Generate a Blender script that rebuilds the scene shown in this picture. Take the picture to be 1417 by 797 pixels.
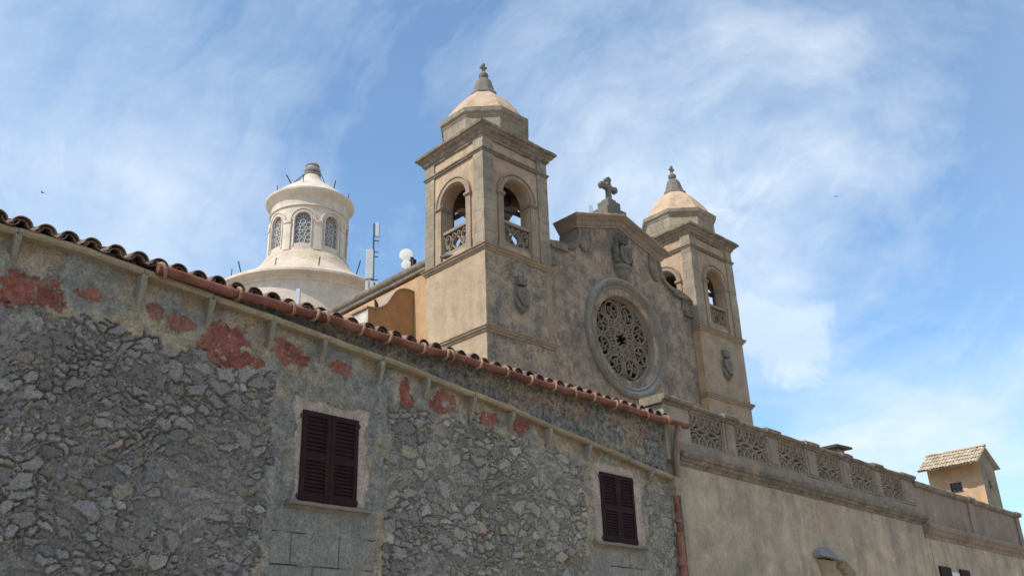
import bpy, bmesh, math, random
import numpy as np
from mathutils import Vector, Matrix, noise as mnoise
from mathutils.geometry import tessellate_polygon

random.seed(7)
for _o in list(bpy.data.objects):
    bpy.data.objects.remove(_o)
SC = bpy.context.scene
COL = SC.collection
PI = math.pi

# ------------------------------------------------------------------ camera
# World: X runs along the church front, Y into the depth, Z up, metres.
FPX, PIT, ROLL, AX = 1281.4, math.radians(23.35), math.radians(-2.04), math.radians(45.72)
def _w(v):
    x, y, z = v
    return Vector((x*math.sin(AX)+y*math.cos(AX), -x*math.cos(AX)+y*math.sin(AX), z))
_fw = Vector((0, math.cos(PIT), math.sin(PIT))); _up = Vector((0, -math.sin(PIT), math.cos(PIT))); _rt = Vector((1, 0, 0))
CR = _w(math.cos(ROLL)*_rt+math.sin(ROLL)*_up)
CU = _w(-math.sin(ROLL)*_rt+math.cos(ROLL)*_up)
CF = _w(_fw)
cam_d = bpy.data.cameras.new('camera')
cam = bpy.data.objects.new('camera', cam_d); COL.objects.link(cam)
cam_d.sensor_width = 36.0
cam_d.lens = 36.0*FPX/1417.0
cam_d.clip_start = 0.1; cam_d.clip_end = 3000
M = Matrix(((CR.x, CU.x, -CF.x, 0), (CR.y, CU.y, -CF.y, 0), (CR.z, CU.z, -CF.z, 1.65), (0, 0, 0, 1)))
cam.matrix_world = M
SC.camera = cam
SC.view_settings.view_transform = 'Standard'
SC.view_settings.look = 'None'
SC.view_settings.exposure = 0.40
SC.view_settings.gamma = 1.0
SC.view_settings.use_curve_mapping = False
SC.render.engine = 'CYCLES'

def pxdir(x, y):
    """direction in which something seen at a pixel of the photograph lies (used for clouds, at infinity)"""
    return (CR*((x-708.5)/FPX)-CU*((y-398.5)/FPX)+CF).normalized()

# ------------------------------------------------------------------ node helper
class NT:
    def __init__(self, tree):
        self.t = tree; self.n = tree.nodes; self.l = tree.links
    def node(self, typ, **kw):
        nd = self.n.new(typ)
        for k, v in kw.items():
            setattr(nd, k, v)
        return nd
    def put(self, sock, v):
        if isinstance(v, bpy.types.NodeSocket):
            self.l.new(v, sock)
        elif v is not None:
            if isinstance(v, (tuple, list, Vector)) and len(v) == 3 and sock.type == 'RGBA':
                v = tuple(v)+(1,)
            sock.default_value = v
    def math(self, op, a, b=None, c=None, clamp=False):
        nd = self.node('ShaderNodeMath', operation=op, use_clamp=clamp)
        self.put(nd.inputs[0], a)
        if b is not None: self.put(nd.inputs[1], b)
        if c is not None: self.put(nd.inputs[2], c)
        return nd.outputs[0]
    def vmath(self, op, a, b=None, out=0, scale=None):
        nd = self.node('ShaderNodeVectorMath', operation=op)
        self.put(nd.inputs[0], a)
        if b is not None: self.put(nd.inputs[1], b)
        if scale is not None: self.put(nd.inputs['Scale'], scale)
        return nd.outputs[out]
    def noise(self, vec, scale, detail=4, rough=0.55, dist=0.0, out=0, lac=2.0):
        nd = self.node('ShaderNodeTexNoise')
        self.put(nd.inputs['Vector'], vec); nd.inputs['Scale'].default_value = scale
        nd.inputs['Detail'].default_value = detail; nd.inputs['Roughness'].default_value = rough
        nd.inputs['Distortion'].default_value = dist; nd.inputs['Lacunarity'].default_value = lac
        return nd.outputs[out]
    def rng(self, v, a, b, c=0.0, d=1.0, smooth=False):
        nd = self.node('ShaderNodeMapRange')
        if smooth: nd.interpolation_type = 'SMOOTHSTEP'
        self.put(nd.inputs[0], v)
        for i, q in enumerate((a, b, c, d)): self.put(nd.inputs[i+1], q)
        return nd.outputs[0]
    def mix(self, f, a, b, mode='MIX'):
        nd = self.node('ShaderNodeMix', data_type='RGBA', blend_type=mode)
        self.put(nd.inputs[0], f); self.put(nd.inputs[6], a); self.put(nd.inputs[7], b)
        return nd.outputs[2]
    def sep(self, v):
        nd = self.node('ShaderNodeSeparateXYZ'); self.put(nd.inputs[0], v); return nd.outputs
    def comb(self, x, y, z):
        nd = self.node('ShaderNodeCombineXYZ')
        for i, q in enumerate((x, y, z)): self.put(nd.inputs[i], q)
        return nd.outputs[0]

# ------------------------------------------------------------------ world: sky + clouds
SUN = Vector((-0.63, 0.07, 0.77)).normalized()
SUN_EL = math.asin(SUN.z)
wd = bpy.data.worlds.new('World'); SC.world = wd; wd.use_nodes = True
w = NT(wd.node_tree); w.n.clear()
sky = w.node('ShaderNodeTexSky', sky_type='NISHITA')
sky.sun_disc = False
sky.sun_elevation = SUN_EL
sky.sun_rotation = math.atan2(SUN.x, SUN.y)
sky.altitude = 50; sky.air_density = 1.0; sky.dust_density = 1.0; sky.ozone_density = 1.6
dirv = w.node('ShaderNodeTexCoord').outputs['Generated']
dx, dy, dz = w.sep(dirv)
zz = w.math('ADD', w.math('MAXIMUM', dz, 0.0), 0.16)
flat = w.comb(w.math('DIVIDE', dx, zz), w.math('DIVIDE', dy, zz), 0.0)
warp = w.noise(flat, 0.9, 4, 0.55, out=1)
flatw = w.vmath('ADD', flat, w.vmath('SCALE', w.vmath('SUBTRACT', warp, (0.5, 0.5, 0.5)), scale=0.9))
mp = w.node('ShaderNodeMapping'); w.put(mp.inputs[0], flatw)
mp.inputs['Rotation'].default_value = (0, 0, math.radians(-22)); mp.inputs['Scale'].default_value = (0.55, 1.5, 1)
cir = w.noise(mp.outputs[0], 1.25, 9, 0.6, 0.4)
fine = w.noise(flatw, 2.6, 9, 0.62, 0.2)
# broad places where the cloud is thick (+) or the sky is clear (-): px of direction, angular radius, weight
BL = [((1000, 60), 14, .03), ((1120, 260), 8, .26), ((1010, 340), 6, .14), ((860, 120), 9, .06), ((1065, 440), 3.0, .12), ((1160, 480), 2.6, .06),
      ((1230, 585), 6, .20), ((1390, 590), 7, .26), ((60, 260), 8, .17), ((160, 40), 8, .10), ((250, 240), 7, .09), ((820, 250), 7, .18), ((1230, 230), 5, .12),
      ((1180, 160), 4.5, .14),
      ((1370, 190), 8, -.34), ((1330, 400), 6.5, -.30), ((560, 300), 6, -.24), ((480, 190), 5, -.12), ((600, 130), 6, -.14), ((1130, 30), 6, -.16),
      ((1195, 405), 4.2, -.30), ((300, 60), 6, -.12), ((500, 40), 7, -.10), ((1090, 545), 3.2, -.22), ((800, 60), 5, -.1)]
wdir = w.vmath('NORMALIZE', w.vmath('ADD', dirv, w.vmath('SCALE', w.vmath('SUBTRACT', w.noise(dirv, 4.5, 5, 0.6, out=1), (0.5, 0.5, 0.5)), scale=0.16)))
acc = None
for (p, rad, wt) in BL:
    d = pxdir(*p)
    cosd = w.vmath('DOT_PRODUCT', wdir, tuple(d), out=1)
    k = 1.0-math.cos(math.radians(rad))
    g = w.math('MULTIPLY', w.math('EXPONENT', w.math('DIVIDE', w.math('SUBTRACT', cosd, 1.0), k)), wt)
    acc = g if acc is None else w.math('ADD', acc, g)
# cirrus combed into wide arcs round a centre right of the towers
d0 = pxdir(1010, 285); e1 = d0.cross(Vector((0, 0, 1))).normalized(); e2 = e1.cross(d0).normalized()
wd2 = w.vmath('ADD', dirv, w.vmath('SCALE', w.vmath('SUBTRACT', w.noise(dirv, 2.6, 5, 0.6, out=1), (0.5, 0.5, 0.5)), scale=0.16))
pa = w.vmath('DOT_PRODUCT', wd2, tuple(e1), out=1); pb = w.math('MULTIPLY', w.vmath('DOT_PRODUCT', wd2, tuple(e2), out=1), 1.25)
rad = w.math('ADD', w.math('SQRT', w.math('ADD', w.math('MULTIPLY', pa, pa), w.math('MULTIPLY', pb, pb))), 0.02)
arcv = w.comb(w.math('MULTIPLY', rad, 9.0), w.math('MULTIPLY', w.math('DIVIDE', pa, rad), 1.1), w.math('MULTIPLY', w.math('DIVIDE', pb, rad), 1.1))
arcs = w.noise(arcv, 1.0, 9, 0.62, 0.25)
arcf = w.noise(w.vmath('MULTIPLY', arcv, (3.2, 1.6, 1.6)), 1.0, 8, 0.65, 0.3)
cloud = w.math('ADD', w.math('ADD', w.math('MULTIPLY', cir, 0.55), w.math('MULTIPLY', fine, 0.62)), acc)
cloud = w.math('ADD', cloud, w.math('ADD', w.math('MULTIPLY', arcs, 1.30), w.math('MULTIPLY', arcf, 0.26)))
# small cumulus beside the right tower
cum = None
for (p, rad_, wt) in (((1045, 435), 2.5, .95), ((1080, 455), 2.4, .55), ((1150, 475), 2.5, .62), ((1110, 505), 2.4, .35), ((1060, 500), 2.4, .3)):
    cosd = w.vmath('DOT_PRODUCT', dirv, tuple(pxdir(*p)), out=1)
    gq = w.math('MULTIPLY', w.math('EXPONENT', w.math('DIVIDE', w.math('SUBTRACT', cosd, 1.0), 1.0-math.cos(math.radians(rad_)))), wt)
    cum = gq if cum is None else w.math('ADD', cum, gq)
cumn = w.noise(dirv, 19.0, 10, 0.64, 0.3)
cumm = w.rng(w.math('ADD', cum, w.math('MULTIPLY', w.math('SUBTRACT', cumn, 0.5), 2.3)), 0.12, 1.15, 0.0, 0.78, smooth=True)
cumm = w.math('MULTIPLY', cumm, w.rng(cum, 0.04, 0.34, 0.0, 1.0, smooth=True))
behind = w.math('MULTIPLY', w.rng(w.vmath('DOT_PRODUCT', dirv, (0.35, -0.94, 0.0), out=1), -0.25, 0.7, smooth=True), 0.5)   # unseen warm overcast added behind the camera to fill and neutralise the shade
cm = w.math('MAXIMUM', w.math('MAXIMUM', w.rng(cloud, 1.06, 2.02, 0.08, 0.88), cumm), behind)
# soft darker undersides of the thicker cloud
cc = w.mix(w.rng(fine, 0.35, 0.7), (0.56, 0.68, 0.80), (0.70, 0.78, 0.86))
cc = w.mix(behind, cc, (0.72, 0.63, 0.52))
skyc = w.vmath('SCALE', sky.outputs[0], scale=0.15)
skyc = w.mix(1.0, skyc, (0.78, 1.02, 1.13), 'MULTIPLY')
skymix = w.mix(cm, skyc, w.vmath('SCALE', cc, scale=1.0))
bg = w.node('ShaderNodeBackground'); w.put(bg.inputs[0], skymix); bg.inputs[1].default_value = 1.0
wo = w.node('ShaderNodeOutputWorld'); w.l.new(bg.outputs[0], wo.inputs[0])

sd = bpy.data.lights.new('sun', 'SUN'); sd.energy = 3.7; sd.angle = math.radians(0.6); sd.color = (1.0, 0.92, 0.80)
sun = bpy.data.objects.new('sun', sd); COL.objects.link(sun)
sun.rotation_euler = (-SUN).to_track_quat('-Z', 'Y').to_euler()
sun.location = (-20, 0, 40)

# ------------------------------------------------------------------ materials
def newmat(name):
    m = bpy.data.materials.new(name); m.use_nodes = True
    t = NT(m.node_tree); t.n.clear()
    b = t.node('ShaderNodeBsdfPrincipled'); o = t.node('ShaderNodeOutputMaterial')
    t.l.new(b.outputs[0], o.inputs[0])
    b.inputs['Roughness'].default_value = 0.9
    b.inputs['Specular IOR Level'].default_value = 0.25
    return m, t, b

def bump(t, b, h, strength, dist):
    bn = t.node('ShaderNodeBump'); bn.inputs['Strength'].default_value = strength; bn.inputs['Distance'].default_value = dist
    t.put(bn.inputs['Height'], h); t.l.new(bn.outputs[0], b.inputs['Normal'])

def stucco(name, c1, c2, lich=0.5, lcol=(0.11, 0.105, 0.095), side=0.3, lscale=1.6, streak=0.35, pale=0.3, pcol=(0.5, 0.46, 0.40), grain=0.25, seed=0.0, stx=3.2, blocks=None, skylit_up=0.0, bumpd=0.02, thr=(0.5, 0.62), moss=0.0):
    m, t, b = newmat(name)
    geo = t.node('ShaderNodeNewGeometry')
    pos = t.vmath('ADD', geo.outputs['Position'], (seed, seed*1.7, seed*0.3))
    nx, ny, nz = t.sep(geo.outputs['Normal'])
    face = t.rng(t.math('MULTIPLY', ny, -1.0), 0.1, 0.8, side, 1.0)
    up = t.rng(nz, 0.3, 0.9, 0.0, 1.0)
    big = t.noise(pos, 0.55, 6, 0.6)
    mid = t.noise(pos, lscale*1.25, 12, 0.76, 0.15)
    fin = t.noise(pos, 10.0, 9, 0.78)
    gra = t.noise(pos, 55.0, 4, 0.6)
    px, py, pz = t.sep(pos)
    stv = t.comb(t.math('MULTIPLY', px, stx), t.math('MULTIPLY', py, stx), t.math('MULTIPLY', pz, 0.07*stx))
    st = t.noise(stv, 1.0, 6, 0.62)
    col = t.mix(t.rng(big, 0.36, 0.64), c1, c2)
    col = t.mix(t.math('MULTIPLY', t.rng(fin, 0.52, 0.72), pale), col, pcol)
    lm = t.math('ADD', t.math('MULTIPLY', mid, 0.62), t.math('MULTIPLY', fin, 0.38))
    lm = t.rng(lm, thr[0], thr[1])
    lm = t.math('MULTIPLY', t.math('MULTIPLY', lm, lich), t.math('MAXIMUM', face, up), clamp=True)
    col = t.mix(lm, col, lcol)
    stm = t.math('MULTIPLY', t.rng(st, 0.48, 0.66), streak)
    col = t.mix(stm, col, t.mix(0.5, col, lcol))
    if moss:
        mm = t.math('MULTIPLY', t.rng(t.noise(pos, 0.9, 5, 0.6), 0.5, 0.66), moss)
        col = t.mix(mm, col, (0.17, 0.14, 0.055))
    pit = t.rng(t.noise(pos, 24.0, 5, 0.7), 0.64, 0.70)
    col = t.mix(t.math('MULTIPLY', pit, 0.38), col, lcol)
    dirt = t.rng(t.noise(t.vmath('ADD', pos, (9.0, 2.0, 5.0)), 2.2, 9, 0.72), 0.36, 0.66, 1.13, 0.84)
    col = t.vmath('SCALE', col, scale=dirt)
    if skylit_up: col = t.mix(t.math('MULTIPLY', t.rng(t.math('ADD', nz, t.math('MULTIPLY', fin, 0.5)), 0.55, 1.0), skylit_up), col, pcol)  # up-facing surfaces mixed paler: skylight painted into the colour, besides pale lichen
    hgt = t.math('ADD', t.math('MULTIPLY', fin, 0.7), t.math('MULTIPLY', gra, 0.25))
    if blocks:
        br = t.node('ShaderNodeTexBrick')
        bw, bh = blocks
        v = t.comb(t.math('ADD', px, py), pz, 0.0)
        t.put(br.inputs['Vector'], v); br.inputs['Scale'].default_value = 1.0
        br.inputs['Brick Width'].default_value = bw; br.inputs['Row Height'].default_value = bh
        br.inputs['Mortar Size'].default_value = 0.012; br.inputs['Mortar Smooth'].default_value = 0.6
        br.inputs['Color1'].default_value = (0.82, 0.82, 0.82, 1); br.inputs['Color2'].default_value = (1.12, 1.12, 1.1, 1); br.inputs['Mortar'].default_value = (0.55, 0.53, 0.5, 1)
        col = t.mix(0.6, col, t.mix(1.0, col, br.outputs[0], 'MULTIPLY'))
        hgt = t.math('SUBTRACT', hgt, t.math('MULTIPLY', br.outputs['Fac'], 0.5))
    wsp = t.math('MULTIPLY', t.rng(t.noise(t.vmath('ADD', pos, (31.0, 7.0, 3.0)), 4.5, 10, 0.8), 0.57, 0.64), pale)
    col = t.mix(t.math('MULTIPLY', wsp, t.math('MAXIMUM', face, up)), col, pcol)
    gm = t.rng(gra, 0.3, 0.7, 1.0-grain, 1.0+grain)
    col = t.vmath('SCALE', col, scale=gm)
    t.put(b.inputs['Base Color'], col)
    bump(t, b, hgt, 0.6, bumpd)
    return m

MAT = {}
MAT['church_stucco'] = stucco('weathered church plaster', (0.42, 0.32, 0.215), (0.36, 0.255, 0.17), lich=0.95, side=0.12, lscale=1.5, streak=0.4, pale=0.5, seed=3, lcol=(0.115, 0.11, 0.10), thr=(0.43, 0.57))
MAT['church_clean'] = stucco('cleaner tower plaster', (0.36, 0.275, 0.19), (0.31, 0.235, 0.165), lich=0.35, side=0.2, lscale=1.6, streak=0.5, pale=0.4, seed=4.4, moss=0.35)
MAT['facade'] = stucco('old facade plaster', (0.40, 0.295, 0.205), (0.31, 0.228, 0.165), lich=0.84, lcol=(0.11, 0.103, 0.093), side=0.3, lscale=1.25, streak=0.55, pale=0.65, seed=8.2, thr=(0.445, 0.56), pcol=(0.40, 0.355, 0.30))
MAT['tower_panel'] = stucco('tower panel plaster', (0.42, 0.31, 0.21), (0.35, 0.235, 0.155), lich=0.5, side=0.25, lscale=1.8, streak=0.4, pale=0.3, seed=5)
MAT['ashlar'] = stucco('grey ashlar stone', (0.335, 0.27, 0.195), (0.25, 0.208, 0.158), lich=0.75, side=0.55, lscale=2.4, streak=0.4, pale=0.4, seed=1, blocks=(0.62, 0.36), bumpd=0.035, pcol=(0.45, 0.40, 0.33))
MAT['trim'] = stucco('moulded stone trim', (0.33, 0.24, 0.165), (0.26, 0.195, 0.145), lich=0.6, side=0.5, lscale=2.4, streak=0.3, pale=0.35, seed=11)
MAT['trim_grey'] = stucco('grey weathered cornice stone', (0.275, 0.21, 0.148), (0.20, 0.162, 0.125), lcol=(0.085, 0.08, 0.072), thr=(0.45, 0.57), lich=0.85, side=0.7, lscale=3.0, streak=0.4, pale=0.4, seed=21, bumpd=0.03)
MAT['cap_plaster'] = stucco('peach dome plaster', (0.48, 0.345, 0.235), (0.40, 0.29, 0.20), lich=0.5, side=0.8, lscale=2.4, streak=0.3, pale=0.3, seed=14, pcol=(0.55, 0.45, 0.34))
MAT['aisle'] = stucco('ochre aisle plaster', (0.47, 0.29, 0.15), (0.40, 0.255, 0.145), lich=0.35, side=0.6, lscale=1.8, streak=0.5, pale=0.35, seed=17, lcol=(0.2, 0.16, 0.12))
MAT['buttress'] = stucco('orange buttress plaster', (0.42, 0.215, 0.085), (0.36, 0.18, 0.075), lich=0.3, side=0.9, lscale=1.5, streak=0.3, pale=0.1, seed=19, lcol=(0.2, 0.13, 0.08))
MAT['peeling'] = stucco('peeling white plaster', (0.60, 0.55, 0.47), (0.52, 0.46, 0.38), lich=0.6, side=1.0, lscale=3.5, streak=0.25, pale=0.3, seed=23, lcol=(0.22, 0.18, 0.14), thr=(0.5, 0.56))
MAT['dome'] = stucco('pale dome plaster', (0.60, 0.52, 0.44), (0.555, 0.47, 0.39), lich=0.22, side=0.6, lscale=1.4, streak=0.35, pale=0.2, seed=29, lcol=(0.3, 0.26, 0.2), pcol=(0.7, 0.63, 0.55), grain=0.08)
MAT['dome_roof'] = stucco('lichened dome plaster', (0.54, 0.46, 0.38), (0.48, 0.395, 0.31), lich=0.8, side=0.8, lscale=0.9, streak=0.3, pale=0.3, seed=31.5, lcol=(0.27, 0.235, 0.12), grain=0.1)
MAT['rose'] = stucco('lichened rose window stone with painted skylight', (0.235, 0.195, 0.15), (0.19, 0.16, 0.13), lich=0.6, side=0.8, lscale=3.2, streak=0.2, pale=0.75, seed=37, skylit_up=0.8, pcol=(0.36, 0.36, 0.35), lcol=(0.09, 0.09, 0.09))
MAT['tracery'] = stucco('brown tracery stone', (0.27, 0.215, 0.16), (0.22, 0.175, 0.13), lich=0.3, side=0.9, lscale=3, seed=41)
MAT['carving'] = stucco('dark carved stone', (0.205, 0.18, 0.148), (0.155, 0.138, 0.115), lich=0.5, side=0.9, lscale=6, pale=0.4, seed=43, pcol=(0.25, 0.24, 0.22), lcol=(0.06, 0.058, 0.055))
MAT['crest'] = stucco('pale broken limestone', (0.30, 0.285, 0.26), (0.22, 0.21, 0.195), lich=0.5, side=0.9, lscale=6, pale=0.8, seed=49, pcol=(0.42, 0.41, 0.39), bumpd=0.05)
MAT['cross'] = stucco('blackened cross stone', (0.17, 0.155, 0.13), (0.13, 0.12, 0.10), lich=0.6, side=0.9, lscale=5, pale=0.6, seed=47, pcol=(0.28, 0.27, 0.24))
MAT['terrace_wall'] = stucco('stained terrace plaster', (0.50, 0.385, 0.265), (0.39, 0.315, 0.235), lich=0.5, side=0.9, stx=1.3, lscale=0.75, streak=1.0, pale=0.3, seed=53, lcol=(0.15, 0.142, 0.12), thr=(0.45, 0.58), pcol=(0.43, 0.38, 0.29))
MAT['terrace_end'] = stucco('brown parapet plaster', (0.30, 0.222, 0.17), (0.24, 0.18, 0.14), lich=0.5, side=0.9, lscale=1.2, streak=0.8, pale=0.25, seed=59, pcol=(0.29, 0.24, 0.19))
MAT['balustrade'] = stucco('brown balustrade stone', (0.29, 0.228, 0.172), (0.235, 0.185, 0.145), lich=0.7, side=0.9, lscale=2.2, streak=0.6, pale=0.5, seed=61, pcol=(0.33, 0.29, 0.23), bumpd=0.03)
MAT['pier_end'] = stucco('pale balustrade pier plaster', (0.33, 0.285, 0.215), (0.27, 0.235, 0.185), lich=0.4, side=0.9, lscale=2.2, streak=0.6, pale=0.5, seed=67)
MAT['ledge'] = stucco('mossy ledge stone', (0.34, 0.28, 0.185), (0.27, 0.215, 0.145), lich=0.7, side=0.8, lscale=3.0, streak=0.1, pale=0.6, seed=71, pcol=(0.42, 0.36, 0.25), lcol=(0.13, 0.12, 0.085), bumpd=0.03)
MAT['bracket'] = stucco('plastered bracket', (0.275, 0.238, 0.182), (0.215, 0.192, 0.155), lich=0.6, side=0.8, lscale=4.0, streak=0.4, pale=0.5, seed=73)
MAT['sill'] = stucco('grey sill stone', (0.24, 0.205, 0.165), (0.17, 0.15, 0.125), lich=0.7, side=0.9, lscale=5.0, streak=0.3, pale=0.4, seed=79, bumpd=0.03)
MAT['surround'] = stucco('pinkish window plaster', (0.37, 0.30, 0.245), (0.33, 0.265, 0.21), lich=0.25, side=0.9, lscale=3.0, streak=0.5, pale=0.2, seed=83)
MAT['pink_patch'] = stucco('reddish wall plaster', (0.41, 0.295, 0.215), (0.36, 0.26, 0.19), lich=0.3, side=0.9, lscale=1.4, streak=0.6, pale=0.3, seed=89)
MAT['hut_ochre'] = stucco('ochre hut plaster', (0.50, 0.335, 0.20), (0.46, 0.305, 0.185), lich=0.15, side=0.5, lscale=1.5, streak=0.3, pale=0.2, seed=97, lcol=(0.25, 0.17, 0.1))
MAT['hut_gable'] = stucco('grey stained hut plaster', (0.30, 0.235, 0.16), (0.23, 0.19, 0.14), lich=0.7, side=0.9, lscale=2.0, streak=0.8, pale=0.2, seed=101)
MAT['ground'] = stucco('worn stone paving', (0.36, 0.31, 0.25), (0.30, 0.265, 0.215), lich=0.4, side=0.5, lscale=0.6, streak=0.0, pale=0.3, seed=107)
MAT['house_side'] = stucco('house side plaster', (0.30, 0.26, 0.20), (0.25, 0.22, 0.18), lich=0.5, side=0.9, seed=109)
MAT['flat_roof'] = stucco('flat roof screed', (0.36, 0.29, 0.22), (0.31, 0.25, 0.19), lich=0.4, seed=113)

def plain(name, c, rough=0.6, var=0.25, scale=8.0, metal=0.0, spec=0.4, c2=None, bumpd=0.004):
    m, t, b = newmat(name)
    geo = t.node('ShaderNodeNewGeometry')
    n = t.noise(geo.outputs['Position'], scale, 7, 0.65)
    n2 = t.noise(geo.outputs['Position'], scale*7, 4, 0.6)
    lo = tuple(q*(1-var) for q in c); hi = c2 if c2 else tuple(min(1, q*(1+var)) for q in c)
    col = t.mix(t.rng(n, 0.36, 0.64), lo, hi)
    col = t.vmath('SCALE', col, scale=t.rng(n2, 0.3, 0.7, 0.88, 1.12))
    t.put(b.inputs['Base Color'], col)
    b.inputs['Roughness'].default_value = rough; b.inputs['Metallic'].default_value = metal; b.inputs['Specular IOR Level'].default_value = spec
    bump(t, b, n2, 0.4, bumpd)
    return m

MAT['terracotta'] = plain('terracotta gutter', (0.165, 0.055, 0.034), 0.85, 0.4, 2.6, c2=(0.235, 0.092, 0.06))
MAT['pipe_red'] = plain('faded red downpipe', (0.25, 0.088, 0.06), 0.8, 0.3, 4.0, c2=(0.29, 0.14, 0.10))
MAT['pipe_brown'] = plain('grey brown downpipe', (0.22, 0.135, 0.10), 0.8, 0.3, 6.0)
MAT['strap'] = plain('mortar coloured strap', (0.25, 0.15, 0.092), 0.85, 0.3, 14.0)
MAT['tile'] = plain('old roof tile', (0.115, 0.075, 0.06), 0.75, 0.4, 6.0, c2=(0.25, 0.155, 0.11), bumpd=0.006)
MAT['tile_pale'] = plain('sun bleached roof tile', (0.42, 0.33, 0.23), 0.85, 0.3, 3.0, c2=(0.50, 0.41, 0.31), bumpd=0.008)
MAT['shutter'] = plain('dark maroon shutter paint', (0.025, 0.0102, 0.0105), 0.75, 0.2, 3.0, spec=0.15)
MAT['iron'] = plain('dark iron', (0.035, 0.032, 0.03), 0.7, 0.3, 20.0)
MAT['bell'] = plain('dark bronze bell', (0.06, 0.05, 0.04), 0.55, 0.3, 9.0, metal=0.4)
MAT['wood'] = plain('grey weathered beam', (0.13, 0.105, 0.08), 0.85, 0.35, 6.0)
MAT['antenna_white'] = plain('light grey antenna housing', (0.40, 0.42, 0.43), 0.5, 0.06, 3.0)
MAT['steel'] = plain('galvanised steel', (0.42, 0.43, 0.44), 0.45, 0.2, 8.0, metal=0.6)
MAT['dish'] = plain('white radome', (0.76, 0.76, 0.74), 0.5, 0.05, 3.0)
MAT['feather'] = plain('black bird feathers', (0.022, 0.022, 0.025), 0.6, 0.4, 30.0)
MAT['feather_grey'] = plain('grey pigeon feathers', (0.07, 0.075, 0.085), 0.6, 0.4, 30.0)
MAT['dark_glass'] = plain('dusty dark glass', (0.045, 0.05, 0.055), 0.25, 0.3, 6.0, spec=0.5)
MAT['dome_glass'] = plain('grey window glass', (0.16, 0.18, 0.21), 0.3, 0.3, 5.0, spec=0.5)
MAT['dome_tracery'] = plain('pale window tracery', (0.50, 0.47, 0.43), 0.8, 0.1, 5.0)
MAT['void'] = plain('dark interior and shade backing', (0.02, 0.018, 0.016), 0.95, 0.2, 3.0)
MAT['slab'] = plain('dark chimney slab', (0.07, 0.055, 0.05), 0.85, 0.3, 5.0)
MAT['white_sheet'] = plain('white reveal paint', (0.62, 0.62, 0.60), 0.8, 0.1, 3.0)

# rubble wall: albedo of every stone, plaster patch and red remnant comes from the mesh's own colour attribute
m, t, b = newmat('rubble and old plaster')
at = t.node('ShaderNodeAttribute'); at.attribute_name = 'albedo'
geo = t.node('ShaderNodeNewGeometry')
f1 = t.noise(geo.outputs['Position'], 26, 8, 0.7); f2 = t.noise(geo.outputs['Position'], 110, 4, 0.65); f3 = t.noise(geo.outputs['Position'], 7, 6, 0.65)
col = t.vmath('SCALE', at.outputs['Color'], scale=t.math('MULTIPLY', t.rng(f1, 0.3, 0.7, 0.55, 1.42), t.rng(f2, 0.3, 0.7, 0.72, 1.28)))
col = t.mix(t.math('MULTIPLY', t.rng(f3, 0.55, 0.72), 0.35), col, (0.30, 0.29, 0.27))
t.put(b.inputs['Base Color'], col)
bump(t, b, t.math('ADD', t.math('MULTIPLY', f1, 0.7), t.math('MULTIPLY', f2, 0.4)), 1.0, 0.026)
MAT['rubble'] = m

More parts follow.
